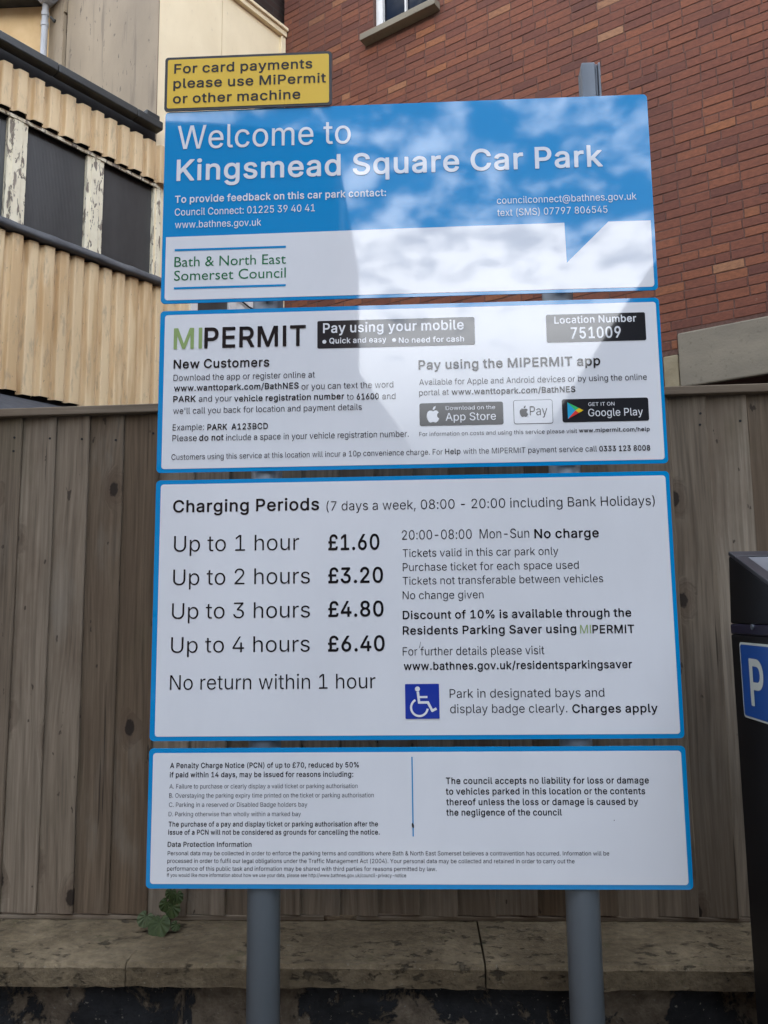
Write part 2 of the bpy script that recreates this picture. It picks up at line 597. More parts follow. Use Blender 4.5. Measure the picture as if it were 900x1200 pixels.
        c = M.mix(0.75, c, M.ramp(grain, [(0.32, (0.20, 0.19, 0.18)), (0.68, (0.78, 0.78, 0.78))]), 'OVERLAY')
        c = M.mix(M.math('MULTIPLY', M.step(blot, 0.48, 0.68), 0.5), c, (0.105, 0.070, 0.044))
        c = M.mix(M.math('MULTIPLY', M.step(M.noise(4.5, grainwise(1, 0.3), 5, 0.6, loc=(7, 2, 3), warp=w), 0.55, 0.72), 0.45), c, (0.25, 0.225, 0.18))
        speck = M.step(M.noise(38, grainwise(1, 0.45), 3, 0.5, loc=(6, 1, 4), warp=w), 0.70, 0.735)
        c = M.mix(M.math('MULTIPLY', speck, 0.75), c, (0.035, 0.026, 0.019))
        crack = M.step(M.noise(60, grainwise(1, 0.022), 3, 0.5, loc=(1, 5, 8), warp=w), 0.695, 0.72)
        c = M.mix(M.math('MULTIPLY', crack, 0.7), c, (0.03, 0.022, 0.016))
        if key == 'board':
            c = M.mix(M.math('MULTIPLY', rim, 0.45), c, (0.085, 0.055, 0.035))
            c = M.mix(M.math('MULTIPLY', knot, 0.9), c, (0.022, 0.016, 0.012))
        green = M.step(M.noise(2.6, grainwise(1, 0.5), 6, 0.6, loc=(3, 0, 9)), 0.56, 0.74)
        c = M.mix(M.math('MULTIPLY', green, 0.35 if key == 'board' else 0.75), c, (0.085, 0.082, 0.040))
        M.base(c)
        M.bump(M.math('SUBTRACT', grain, M.math('MULTIPLY', crack, 0.5)), 0.5, 0.004)
        m[key] = M.m
    M = Mat('machine_black', 0.38, (0.008, 0.008, 0.009), 0.2)
    M.base(M.ramp(M.noise(8, detail=5), [(0.3, (0.005, 0.005, 0.006)), (0.7, (0.009, 0.009, 0.010))]))
    M.bump(M.noise(220, detail=2), 0.12, 0.001)
    m['mblack'] = M.m
    M = Mat('machine_edge', 0.45, (0.07, 0.07, 0.08))
    M.base(M.ramp(M.noise(8), [(0.3, (0.022, 0.022, 0.026)), (0.7, (0.032, 0.032, 0.036))]))
    m['medge'] = M.m
    M = Mat('machine_band', 0.35, (0.018, 0.012, 0.06))
    M.base(M.ramp(M.noise(8), [(0.3, (0.010, 0.009, 0.022)), (0.7, (0.013, 0.011, 0.03))]))
    m['mband'] = M.m
    M = Mat('machine_panel', 0.5, (0.45, 0.47, 0.5))
    M.base(M.ramp(M.noise(5), [(0.3, (0.115, 0.12, 0.13)), (0.7, (0.145, 0.15, 0.16))]))
    m['mpanel'] = M.m
    m['p_blue'] = print_mat('plate_blue', (0.004, 0.075, 0.33), 0.3)
    m['p_white'] = print_mat('plate_white', (0.62, 0.66, 0.58), 0.3)
    M = Mat('leaf_green', 0.6, (0.03, 0.06, 0.02), 0.25)
    c = M.mix(M.tone(), M.ramp(M.noise(45, detail=6, rough=0.65), [(0.3, (0.016, 0.030, 0.006)), (0.7, (0.042, 0.062, 0.014))]), M.ramp(M.noise(45, detail=6, rough=0.65), [(0.3, (0.045, 0.062, 0.026)), (0.7, (0.085, 0.105, 0.048))]))
    c = M.mix(M.math('MULTIPLY', M.step(M.noise(80, detail=4), 0.64, 0.70), 0.6), c, (0.10, 0.07, 0.03))
    M.base(c)
    M.bump(M.noise(120, detail=3), 0.3, 0.002)
    m['leaf'] = M.m
    M = Mat('slate_grey', 0.8, (0.06, 0.065, 0.075), 0.2)
    M.base(M.ramp(M.noise(9, (1, 0.4, 1), 7, 0.65), [(0.3, (0.040, 0.044, 0.052)), (0.7, (0.085, 0.09, 0.10))]))
    m['slates'] = M.m
    M = Mat('stem_red', 0.6, (0.10, 0.035, 0.035))
    M.base(M.ramp(M.noise(20), [(0.3, (0.09, 0.03, 0.03)), (0.7, (0.07, 0.09, 0.03))]))
    m['stem'] = M.m
    return m


MT = make_materials()
GLYPH = {
 1039: (0.206, ((80,323,103,320,126,323,130,411,133,499,130,506,73,504),)),
 1040: (0.273, ((177,-91,210,-93,230,-91,186,14,162,96,150,179,151,256,160,322,177,393,201,465,232,536,180,536,160,503,137,448,116,382,102,316,94,256,93,173,106,85,134,-3),)),
 1041: (0.273, ((43,-91,92,-93,103,-80,133,-19,155,41,171,102,180,162,179,256,163,360,130,465,105,520,92,537,42,536,80,443,107,349,122,256,123,173,115,113,100,52,76,-14),)),
 1044: (0.188, ((41,-114,65,-117,83,-114,108,-26,132,62,131,69,70,67),)),
 1045: (0.453, ((117,193,119,190,328,190,334,193,334,237,334,241,328,242,119,242),)),
 1046: (0.188, ((81,1,99,-2,115,3,127,12,137,28,138,45,134,61,125,72,110,82,93,84,77,80,65,72,54,56,52,39,56,23,66,10),)),
 1048: (0.453, ((196,-2,240,-4,278,3,311,19,339,41,364,75,382,114,393,152,401,207,403,268,398,328,385,383,370,422,345,460,317,486,284,503,245,512,207,512,174,505,141,489,113,465,89,433,72,394,58,345,52,301,50,240,55,180,64,136,80,92,102,56,130,27,160,9), (218,47,191,53,171,64,152,82,135,108,121,141,113,174,107,268,117,350,127,383,141,412,157,433,179,450,201,459,229,462,256,458,278,447,301,427,319,400,332,367,341,328,346,240,336,158,326,125,311,95,295,75,273,58,245,49),)),
 1049: (0.453, ((79,5,87,2,384,2,388,5,388,49,384,52,285,52,274,49,271,55,271,506,197,505,89,423,89,374,92,366,208,450,213,450,214,351,214,154,215,55,148,54,81,52),)),
 1050: (0.453, ((66,5,74,2,382,2,386,5,387,49,382,54,157,54,151,55,150,60,316,238,352,286,371,324,378,374,369,423,358,445,341,467,300,497,272,507,239,512,206,512,173,506,145,495,118,477,99,456,82,429,71,396,69,367,118,364,125,368,129,396,138,418,164,445,184,456,206,461,256,458,283,446,305,426,318,401,323,368,315,330,288,286,178,168,69,49),)),
 1051: (0.453, ((183,-2,247,-3,279,4,307,15,334,31,353,48,370,70,383,97,390,130,389,169,379,202,359,235,335,257,302,276,269,285,220,290,294,375,369,460,368,506,270,505,171,505,73,504,72,460,76,455,285,455,290,449,226,375,161,301,159,257,164,250,219,249,258,243,285,231,307,213,324,185,331,152,327,114,313,86,291,66,263,54,230,48,197,49,164,57,137,73,117,97,104,129,54,129,47,125,59,81,87,42,128,15),)),
 1052: (0.453, ((284,5,292,2,340,5,340,99,337,104,347,108,410,110,409,159,340,159,340,236,339,313,284,313,284,239,285,165,281,160,196,160,111,160,106,165,303,500,303,506,254,506,248,506,180,390,111,275,43,159,42,115,45,108,281,108,285,104),)),
 1055: (0.453, ((103,5,161,2,166,8,386,445,386,506,66,506,67,455,151,455,236,455,320,455,326,451),)),
 1056: (0.453, ((190,-2,227,-4,266,-1,299,7,332,22,358,42,377,64,391,92,397,119,394,169,376,210,343,244,321,256,300,262,298,268,339,290,355,306,368,328,376,350,379,378,377,405,370,427,354,456,326,483,288,503,249,512,216,513,183,509,156,500,128,485,106,466,90,444,79,422,74,394,76,350,93,312,117,286,154,268,152,262,128,255,104,240,87,224,71,202,61,180,55,152,55,125,60,97,79,59,106,32,145,10), (211,47,165,59,145,71,130,86,120,103,114,125,113,147,117,169,125,185,139,204,172,227,216,237,266,232,303,213,327,185,338,152,336,114,321,85,293,62,255,49), (205,289,167,304,143,328,135,345,131,367,135,405,151,433,183,455,222,462,266,456,296,438,315,411,322,378,317,345,300,317,277,299,244,288),)),
 1058: (0.188, ((81,1,99,-2,115,3,127,12,137,28,138,45,134,61,125,72,110,82,93,84,77,80,65,72,54,56,52,39,56,23,66,10), (81,276,99,273,115,278,127,287,137,303,138,320,134,336,126,347,110,357,93,359,77,355,65,347,54,331,52,314,56,298,66,285),)),
 1065: (0.48, ((21,5,27,2,84,5,108,73,131,141,137,145,242,144,346,144,396,5,401,2,458,5,274,506,203,505), (153,195,151,198,179,282,206,367,234,451,241,454,262,389,282,324,328,198,324,195),)),
 1066: (0.456, ((63,5,65,3,247,3,302,7,335,16,362,31,384,49,400,71,411,99,415,132,413,165,405,192,388,220,368,239,346,252,312,264,315,269,346,282,371,302,388,330,395,357,394,396,382,434,363,462,335,485,302,499,263,505,164,506,64,506), (126,55,122,60,122,231,126,233,252,233,280,230,318,213,346,183,357,148,355,115,341,88,318,69,296,60,269,56), (126,283,122,291,122,451,126,454,198,453,269,452,302,440,325,418,338,385,336,352,325,324,302,301,280,290,252,284),)),
 1067: (0.51, ((232,-2,276,-4,315,0,353,12,386,29,416,53,439,81,457,114,469,152,469,158,413,158,392,114,362,81,320,59,271,50,221,57,183,74,149,103,122,145,110,180,102,224,101,268,107,317,119,356,136,389,155,412,183,435,216,450,249,457,282,458,315,452,348,438,375,416,396,389,414,351,463,351,469,355,449,411,431,438,411,460,386,479,359,494,298,511,254,513,205,505,162,488,130,466,97,433,73,394,57,356,45,301,43,240,48,191,61,141,83,97,107,64,144,32,183,11),)),
 1068: (0.502, ((63,5,65,3,150,3,236,3,302,13,338,27,368,45,395,68,419,99,441,143,455,198,459,258,455,313,444,357,425,401,397,440,362,469,318,491,269,503,166,504,64,506), (126,55,122,60,122,451,126,454,241,453,280,447,313,435,340,417,365,390,381,363,394,324,401,280,401,231,394,187,379,143,361,115,340,93,318,78,291,66,236,55),)),
 1069: (0.419, ((63,5,71,2,368,2,372,5,373,49,368,55,126,55,122,60,123,146,124,231,238,232,351,232,353,275,351,282,346,283,126,283,122,291,122,371,122,451,126,454,368,454,368,506,64,506),)),
 1070: (0.41, ((63,5,71,2,122,5,122,220,126,224,340,224,344,231,344,269,340,276,126,276,122,280,122,366,122,451,126,454,362,454,367,462,364,506,64,506),)),
 1072: (0.517, ((63,5,71,2,122,5,122,231,126,234,206,234,390,234,395,231,395,5,401,2,454,5,454,130,452,381,452,506,395,506,395,291,390,286,153,286,126,287,122,291,122,398,121,506,64,506),)),
 1073: (0.19, ((65,5,73,2,125,5,124,130,124,381,123,506,68,506,65,500),)),
 1077: (0.628, ((63,5,71,2,119,5,118,112,118,327,117,434,120,437,146,367,171,297,285,9,291,2,341,5,505,433,509,429,508,323,508,111,507,5,511,2,565,5,565,130,564,256,564,506,478,505,436,397,395,289,353,181,319,77,313,74,277,181,235,287,194,394,152,500,148,506,64,506),)),
 1078: (0.523, ((63,5,71,2,122,5,122,111,120,324,120,430,254,218,320,111,387,5,390,2,461,5,460,130,460,381,459,506,406,506,401,500,402,397,402,294,404,88,401,79,348,170,278,281,207,392,137,503,131,506,64,506),)),
 1079: (0.533, ((232,-2,282,-4,326,3,364,17,403,42,436,75,460,114,478,158,488,207,490,268,485,317,472,367,451,411,425,446,389,477,348,499,304,510,254,513,210,506,172,493,133,468,100,436,73,394,57,356,46,301,43,240,48,191,61,141,83,97,107,64,144,32,183,11), (238,53,205,63,173,81,149,103,128,134,113,169,104,207,101,251,103,295,111,334,124,367,144,400,165,422,194,441,221,452,254,458,287,457,320,449,354,433,380,411,403,380,419,345,429,306,433,257,430,213,422,174,410,141,392,112,368,86,342,69,309,56,276,51),)),
 1080: (0.445, ((63,5,71,2,122,5,122,93,122,181,120,187,125,192,131,188,247,188,296,195,324,206,351,223,371,242,386,264,398,291,405,324,406,357,402,390,393,418,377,445,357,467,334,484,296,499,258,505,161,506,64,506), (120,241,122,451,126,454,194,453,263,452,296,442,321,423,340,390,347,346,339,302,318,269,291,250,258,241),)),
 1082: (0.449, ((63,5,71,2,122,5,122,198,126,201,247,201,353,5,357,2,422,5,314,203,314,209,318,213,357,235,383,264,398,297,406,335,405,379,393,423,371,456,340,482,302,498,258,505,161,506,64,506), (126,251,122,258,122,313,122,382,122,451,126,454,194,453,263,452,296,443,324,423,342,390,348,346,340,308,318,277,296,263,263,254),)),
 1083: (0.447, ((185,-4,225,-6,269,-3,302,5,333,18,362,39,382,62,397,90,404,117,405,150,398,183,383,211,362,232,336,249,307,263,197,295,160,310,131,330,116,354,113,370,114,392,131,425,164,449,208,460,258,458,296,444,324,420,340,380,396,381,396,398,388,425,361,464,318,494,263,510,225,513,192,511,159,503,126,489,98,470,78,447,65,425,57,398,55,365,61,332,76,304,98,282,153,252,263,220,302,204,329,185,345,161,348,139,345,117,326,84,291,60,241,47,186,50,143,68,115,95,99,134,43,134,44,112,53,84,82,43,126,13),)),
 1084: (0.449, ((195,5,202,2,254,5,254,451,262,454,336,454,411,454,414,462,414,489,411,506,36,506,37,454,114,454,191,454,195,451),)),
 1085: (0.517, ((222,-3,291,-4,324,2,354,13,382,30,406,50,426,74,439,98,451,134,455,167,455,497,450,506,401,506,395,503,395,173,384,123,363,90,335,67,302,54,258,49,214,55,181,69,153,92,133,123,125,145,122,173,122,503,115,506,87,506,65,506,63,503,63,173,71,118,92,74,126,37,170,11),)),
 1097: (0.389, ((131,-4,173,-6,211,2,244,21,272,54,279,51,279,7,283,3,327,2,332,3,334,7,334,255,331,288,322,315,305,341,283,359,255,372,222,380,189,382,156,378,123,369,96,356,74,338,57,318,45,293,96,278,118,305,140,321,167,331,200,333,228,329,250,319,265,304,275,282,278,249,266,233,244,226,156,214,107,203,68,184,43,156,35,134,33,101,37,73,46,51,63,30,79,16,101,5), (145,45,115,57,95,79,90,112,94,128,101,141,118,154,145,165,239,180,277,190,277,123,270,101,255,78,233,59,211,49,178,43),)),
 1098: (0.424, ((201,-3,245,-5,289,6,327,30,355,62,374,101,385,151,387,211,379,261,361,305,336,338,305,362,267,378,223,382,184,375,151,356,118,317,113,318,111,503,107,506,58,506,55,503,55,8,58,3,107,3,109,57,118,61,157,17,179,4), (201,46,179,52,160,63,143,79,129,101,112,156,112,217,126,272,151,307,168,319,190,328,234,332,256,327,278,316,296,299,311,279,328,228,329,162,314,107,302,85,287,68,272,57,250,48,228,45),)),
 1099: (0.396, ((176,-3,237,-3,288,13,313,30,331,47,346,68,358,96,357,101,309,113,288,79,265,59,232,46,199,44,171,49,145,63,123,85,108,112,99,140,94,173,99,233,118,283,149,316,182,330,226,331,254,323,274,310,290,294,307,266,353,277,357,283,341,316,314,346,281,367,237,380,204,382,171,379,138,368,111,353,83,328,63,299,50,271,40,233,37,189,40,145,50,107,65,74,85,46,111,24,144,6),)),
 1100: (0.424, ((166,-3,210,-5,248,4,277,24,309,61,315,57,315,8,320,3,364,2,369,5,369,503,364,506,320,506,313,503,313,321,309,317,276,354,248,372,215,381,177,381,137,371,100,349,75,321,53,283,41,239,37,189,41,140,53,96,72,59,98,30,127,10), (188,45,166,51,145,63,127,79,113,101,96,156,95,217,110,272,124,294,138,309,156,321,177,329,221,331,243,326,265,314,281,299,296,277,307,250,312,222,312,156,298,105,271,68,254,56,232,47),)),
 1101: (0.404, ((179,-3,243,-4,292,11,314,24,336,44,360,85,357,90,309,102,290,74,265,55,232,45,199,44,171,50,144,63,122,84,107,107,95,151,94,167,100,172,189,172,278,173,367,173,368,211,364,250,354,283,337,316,319,338,290,360,259,374,226,381,188,381,155,375,127,364,100,345,78,321,57,288,47,261,39,222,37,178,42,134,51,101,68,68,90,41,116,20,144,6), (94,220,92,222,105,266,127,300,160,324,204,333,243,327,277,305,299,272,314,222,309,218),)),
 1102: (0.254, ((83,5,88,2,139,5,139,324,143,330,220,330,226,335,225,374,220,377,138,377,141,440,153,462,169,473,193,476,226,473,239,517,231,522,204,527,171,526,143,519,121,508,99,487,87,462,83,440,83,379,11,376,9,374,11,330,77,330,83,325),)),
 1103: (0.425, ((170,-146,232,-147,292,-132,314,-121,336,-103,350,-85,361,-63,368,-36,370,-8,370,184,369,280,369,376,320,377,316,371,316,322,314,317,309,316,276,355,243,375,199,382,149,375,117,360,89,338,68,311,51,278,42,245,37,212,38,168,42,135,50,107,64,80,79,58,100,39,127,22,155,12,188,7,221,9,243,14,265,26,283,41,303,68,313,69,314,-8,310,-36,298,-63,270,-86,226,-99,171,-96,133,-79,100,-44,57,-69,56,-74,67,-91,96,-118,133,-137), (188,58,166,63,144,74,127,89,113,107,97,157,95,217,100,245,110,272,138,309,155,321,177,329,221,331,243,326,265,315,281,300,296,278,307,250,313,223,313,162,299,113,274,80,237,61),)),
 1104: (0.41, ((55,5,63,2,111,5,111,236,122,280,137,302,157,318,184,329,212,332,239,328,260,319,278,303,289,285,298,242,298,124,299,5,305,2,355,5,354,129,354,253,349,291,339,319,320,346,294,366,261,378,228,382,195,378,162,365,140,349,118,318,113,315,111,500,107,506,58,506,55,500),)),
 1105: (0.167, ((55,5,63,2,111,5,111,368,107,377,63,377,55,374), (63,451,79,446,96,447,118,463,122,473,123,489,118,503,107,514,90,521,74,520,51,506,44,489,45,473,52,460),)),
 1107: (0.381, ((55,5,63,2,111,5,111,126,108,137,113,145,157,183,159,176,226,90,294,4,360,2,365,5,284,107,204,209,200,220,276,297,351,374,344,377,283,374,204,292,124,211,113,211,112,307,112,404,111,500,107,506,58,506,55,500),)),
 1108: (0.189, ((113,3,151,1,173,4,177,8,168,50,129,52,118,61,112,80,112,292,111,397,111,503,107,506,58,506,55,503,55,394,56,286,56,69,61,47,73,25,91,11),)),
 1109: (0.61, ((55,5,63,2,111,5,111,242,119,280,132,302,151,319,173,329,201,333,228,329,248,319,264,302,274,280,277,5,283,2,333,5,333,247,336,275,346,297,366,317,393,330,421,333,443,330,465,321,481,308,492,291,498,258,498,174,499,89,499,5,553,3,553,92,554,180,554,269,547,307,534,335,514,357,487,374,454,383,421,383,388,375,360,360,338,340,316,308,301,341,278,366,250,379,212,383,179,376,154,363,131,341,113,310,110,313,110,374,102,377,58,376,55,374),)),
 1110: (0.41, ((55,5,63,2,111,5,111,236,122,280,137,302,157,318,184,329,212,332,239,328,260,319,278,303,289,285,298,242,298,124,299,5,305,2,355,5,352,275,346,302,336,324,322,344,305,359,283,371,256,380,228,382,195,378,168,368,146,354,113,310,109,313,107,376,63,377,55,374),)),
 1111: (0.415, ((176,-3,215,-6,248,-1,281,10,309,26,331,47,353,78,368,112,375,145,378,189,375,233,365,272,349,305,328,332,302,354,270,371,237,380,199,382,166,377,138,368,111,353,83,328,63,299,50,271,40,233,37,189,40,145,50,107,65,74,85,46,111,24,144,6), (188,45,166,51,145,63,128,79,113,101,96,156,96,217,112,272,125,294,141,310,177,329,199,332,226,331,248,325,270,313,287,298,301,277,313,250,319,222,322,189,320,156,305,107,292,85,276,67,259,56,237,47),)),
 1112: (0.424, ((55,-138,69,-140,111,-138,113,61,119,60,146,26,175,5,206,-4,245,-5,283,3,316,21,344,47,366,82,380,121,387,165,387,209,381,253,368,291,348,324,322,351,294,368,245,381,190,377,153,357,121,319,113,317,107,376,58,377,55,374), (190,48,168,58,150,71,135,91,122,115,111,170,115,236,134,286,162,316,201,331,245,330,267,322,288,308,303,291,315,269,325,242,330,209,326,143,307,93,278,61,239,46,212,45),)),
 1114: (0.259, ((55,5,63,2,111,5,111,242,121,280,140,305,168,321,195,328,239,327,239,381,201,382,168,373,137,352,118,321,113,318,109,324,107,376,63,377,55,374),)),
 1115: (0.365, ((148,-3,211,-4,239,2,266,12,288,26,305,41,319,63,326,85,328,112,323,140,311,162,295,178,250,201,140,231,119,244,109,261,107,288,118,308,140,325,167,333,206,334,233,325,251,310,272,281,320,294,308,321,286,349,261,367,228,378,167,381,140,376,112,366,90,353,73,338,59,316,51,294,50,266,55,239,68,217,85,201,129,179,239,149,259,134,268,118,269,90,255,68,233,53,200,44,162,44,129,55,107,73,90,103,41,92,42,79,51,57,74,30,107,8),)),
 1116: (0.227, ((140,1,182,-1,204,2,209,6,199,50,171,47,149,50,133,61,125,78,123,325,127,333,132,330,198,330,201,336,201,375,127,376,123,380,122,468,72,469,67,463,67,375,11,377,9,336,11,330,67,331,68,243,69,155,70,67,78,45,94,23,116,8),)),
 1117: (0.41, ((154,0,201,-1,239,10,267,28,294,65,300,66,301,5,305,2,349,2,355,5,355,374,349,377,305,377,299,374,298,261,298,148,295,121,287,99,272,77,251,60,228,51,201,48,173,51,151,60,135,74,121,93,111,137,111,374,102,377,58,377,55,374,55,132,61,88,74,55,96,27,124,9),)),
 1118: (0.389, ((163,5,220,2,226,6,367,374,363,377,308,377,305,374,264,258,222,143,198,61,193,58,169,137,126,256,84,374,77,377,28,377,22,374),)),
 1119: (0.567, ((139,5,193,2,198,7,279,302,286,305,370,5,374,2,428,5,539,375,484,377,481,374,455,275,428,176,402,77,396,69,315,374,308,377,259,377,253,374,226,272,198,170,171,68,167,71,86,374,83,377,28,375),)),
 1120: (0.379, ((28,5,86,2,92,5,157,104,185,154,191,156,287,5,290,2,350,4,286,98,221,192,345,374,339,377,301,377,284,377,281,374,191,232,101,374,92,377,37,375,98,284,159,192),)),
 1121: (0.389, ((62,-140,105,-142,138,-134,165,-115,189,-85,233,29,278,143,366,371,363,377,308,377,305,371,221,140,198,63,193,58,168,140,126,258,83,376,28,377,23,371,70,246,118,122,165,-3,144,-58,127,-80,105,-91,64,-91,51,-135),)),
 2038: (0.452, ((170,-7,210,-8,254,-1,292,14,331,37,364,-2,435,-2,437,4,369,86,386,114,401,152,410,224,402,226,347,224,341,174,331,144,325,140,224,262,225,268,281,311,305,339,321,372,325,411,316,449,292,482,259,504,215,515,171,513,133,500,105,480,84,449,74,411,77,367,90,334,130,279,129,273,82,235,57,207,41,180,33,147,33,119,38,92,50,64,66,42,89,23,111,9,138,-1), (160,53,133,66,113,86,102,108,99,136,104,158,116,180,138,202,171,227,289,86,259,66,226,53,193,48), (182,314,158,345,144,372,139,394,141,416,153,438,171,452,193,458,221,457,237,449,253,433,260,411,258,389,251,372,237,356),)),
 2040: (0.277, ((175,-96,238,-96,197,-3,173,69,158,140,153,206,158,278,172,355,200,448,237,536,232,541,177,541,160,514,134,454,115,393,99,327,90,261,88,173,101,85,131,-8),)),
 2041: (0.277, ((35,-96,99,-96,130,-36,154,25,172,85,184,157,184,256,167,360,135,465,97,541,42,541,36,536,70,459,97,371,114,283,120,206,114,135,100,69,76,-3),)),
 2044: (0.192, ((36,-120,81,-121,87,-119,112,-26,138,67,136,73,70,73,65,67),)),
 2045: (0.457, ((112,187,223,186,334,186,339,187,339,242,334,246,224,246,114,245),)),
 2046: (0.192, ((83,-5,104,-6,121,1,133,12,141,28,143,45,137,64,126,78,110,87,88,88,73,83,59,72,50,56,48,34,54,17,66,4),)),
 2047: (0.253, ((12,-77,69,-78,74,-72,106,48,139,168,171,288,204,408,236,528,234,535,179,535,175,528),)),
 2048: (0.457, ((203,-7,240,-8,278,-1,311,13,340,37,366,70,384,108,397,152,405,207,407,268,402,328,390,383,372,427,346,466,317,491,278,510,240,517,196,515,163,506,135,490,108,466,86,435,67,394,54,345,48,301,46,240,51,180,63,125,80,82,103,48,132,20,163,3), (212,52,190,58,168,72,150,92,134,119,116,185,112,279,123,356,134,389,149,416,168,437,185,448,207,456,234,457,262,451,284,438,300,421,317,394,329,361,337,323,341,229,330,152,319,119,303,92,284,71,263,59,240,52),)),
 2049: (0.457, ((75,0,392,0,393,49,389,57,285,57,278,60,278,506,274,511,197,510,85,429,84,363,87,356,208,445,210,440,210,60,202,57,76,56),)),
 2050: (0.457, ((62,0,390,0,391,55,388,58,155,60,238,148,320,236,357,286,375,324,382,352,383,379,372,429,344,471,322,489,300,502,267,513,234,517,201,516,168,509,136,495,113,478,93,456,77,429,65,385,64,363,69,360,129,363,135,401,152,429,179,449,217,457,261,452,292,434,312,407,318,368,310,330,282,286,172,168,63,49),)),
 2051: (0.457, ((191,-7,258,-6,291,3,317,15,342,31,362,52,378,75,388,97,395,136,393,169,384,202,365,235,340,259,307,278,274,289,229,295,301,376,373,458,373,510,69,510,68,455,71,450,178,450,286,449,156,301,155,251,159,246,219,245,252,240,280,229,301,213,319,185,327,152,324,119,311,92,291,72,263,58,230,52,197,53,164,62,137,79,119,103,109,133,49,134,42,130,54,80,67,59,86,37,131,8),)),
 2052: (0.457, ((280,0,344,0,347,103,413,103,415,110,413,165,347,165,345,170,344,244,343,319,280,319,280,244,280,170,276,165,194,165,111,165,311,506,309,510,248,511,178,394,108,276,38,159,38,110,39,104,158,104,276,103,280,99),)),
 2053: (0.457, ((196,-7,241,-8,279,0,312,15,345,41,371,75,385,108,392,147,392,185,382,229,362,268,334,298,301,320,263,332,219,335,180,328,142,308,137,312,144,380,152,449,257,450,362,450,368,455,367,510,277,510,188,511,98,511,93,504,85,420,76,335,68,251,125,244,157,262,186,271,219,275,246,272,274,260,296,242,313,218,323,191,324,141,311,103,285,73,246,55,202,53,164,68,138,92,129,108,124,130,120,132,58,130,69,81,98,39,142,8),)),
 2054: (0.457, ((202,-7,234,-9,267,-5,294,4,322,19,344,38,361,59,377,86,386,114,391,158,386,202,372,240,347,273,316,297,278,311,228,316,190,307,188,312,254,408,321,504,322,511,250,509,113,306,85,256,67,207,62,169,64,130,72,97,88,64,110,37,138,15,168,1), (206,52,184,59,168,69,143,97,129,136,130,185,146,222,173,249,206,261,250,261,272,253,289,242,312,213,324,174,323,130,306,92,278,64,245,52),)),
 2055: (0.457, ((96,0,167,0,391,445,392,509,282,509,172,510,62,510,62,450,146,450,231,450,315,450,319,445),)),
 2056: (0.457, ((198,-7,238,-9,277,-4,310,6,337,20,365,42,382,64,396,92,402,119,399,169,381,210,354,241,310,268,332,278,348,292,364,312,375,334,382,356,384,383,375,427,356,460,326,488,288,508,244,517,211,517,178,512,150,502,125,488,101,467,84,444,75,422,69,394,70,356,84,317,112,284,143,268,95,239,77,218,63,196,50,147,51,119,57,92,78,53,107,26,150,3), (200,53,156,69,128,96,121,114,117,136,124,174,134,191,149,207,183,227,233,233,277,223,309,202,328,174,335,136,327,103,305,75,277,59,238,52), (200,294,164,312,142,339,135,372,142,411,161,437,194,454,233,458,271,449,295,433,312,405,317,372,310,339,293,317,266,299,233,292),)),
 2057: (0.457, ((128,0,202,0,271,102,340,203,367,253,382,291,389,324,391,357,385,396,373,429,356,456,333,481,305,499,278,510,245,517,212,517,179,511,151,501,124,484,102,463,81,434,69,407,62,363,65,313,78,275,102,240,135,213,173,198,217,193,261,201,264,198), (212,246,173,260,146,287,130,324,129,374,143,412,168,440,201,455,245,457,267,450,283,441,309,412,324,374,324,330,310,291,285,264,250,248),)),
 2058: (0.192, ((83,-5,104,-6,121,1,133,12,141,28,143,45,137,64,126,78,110,87,88,88,73,83,59,72,50,56,48,34,54,17,66,4), (84,270,104,269,120,276,133,287,141,303,143,320,137,340,126,353,110,362,88,363,72,358,59,347,50,331,48,309,54,292,66,279),)),
 2064: (0.68, ((317,-136,370,-137,425,-130,491,-114,505,-108,505,-103,491,-58,419,-77,370,-83,309,-81,254,-68,221,-55,191,-37,166,-15,143,13,120,57,106,106,100,167,102,222,111,271,128,315,151,354,182,387,232,418,293,436,370,439,430,429,480,406,524,369,556,321,574,266,579,227,578,178,575,134,567,101,557,80,546,69,529,62,507,62,488,73,476,101,474,336,419,336,414,312,397,326,375,338,348,344,320,345,282,337,249,319,221,292,200,255,189,216,187,172,192,128,208,84,230,51,260,27,282,17,309,12,359,14,392,30,419,61,439,35,469,17,513,9,551,13,579,26,603,51,620,84,632,134,637,211,633,266,618,321,593,370,557,416,513,450,463,475,403,490,337,493,265,485,205,466,155,438,111,399,80,354,56,299,42,238,38,167,46,95,66,29,97,-26,138,-70,188,-102,249,-125), (320,67,287,78,261,106,247,150,245,205,257,244,282,274,315,288,353,288,386,276,398,266,409,249,419,205,417,150,407,112,387,84,359,70),)),
 2065: (0.484, ((15,0,82,-2,87,1,137,139,214,140,340,140,394,0,464,0,390,202,354,304,280,506,274,511,203,511,198,506), (159,202,198,320,236,439,241,440,280,322,320,203),)),
 2066: (0.46, ((58,0,247,-2,302,3,335,12,362,25,385,44,402,66,414,93,420,126,418,159,410,192,394,220,373,241,346,257,321,264,359,286,379,304,393,330,400,363,398,401,384,440,364,467,335,490,302,503,263,510,60,510), (131,59,127,66,127,225,131,229,252,229,280,225,317,209,342,181,352,154,352,121,339,93,318,74,296,65,269,60), (131,287,127,291,127,445,131,450,200,448,269,447,296,438,320,418,332,390,333,357,323,330,302,307,280,295,252,288),)),
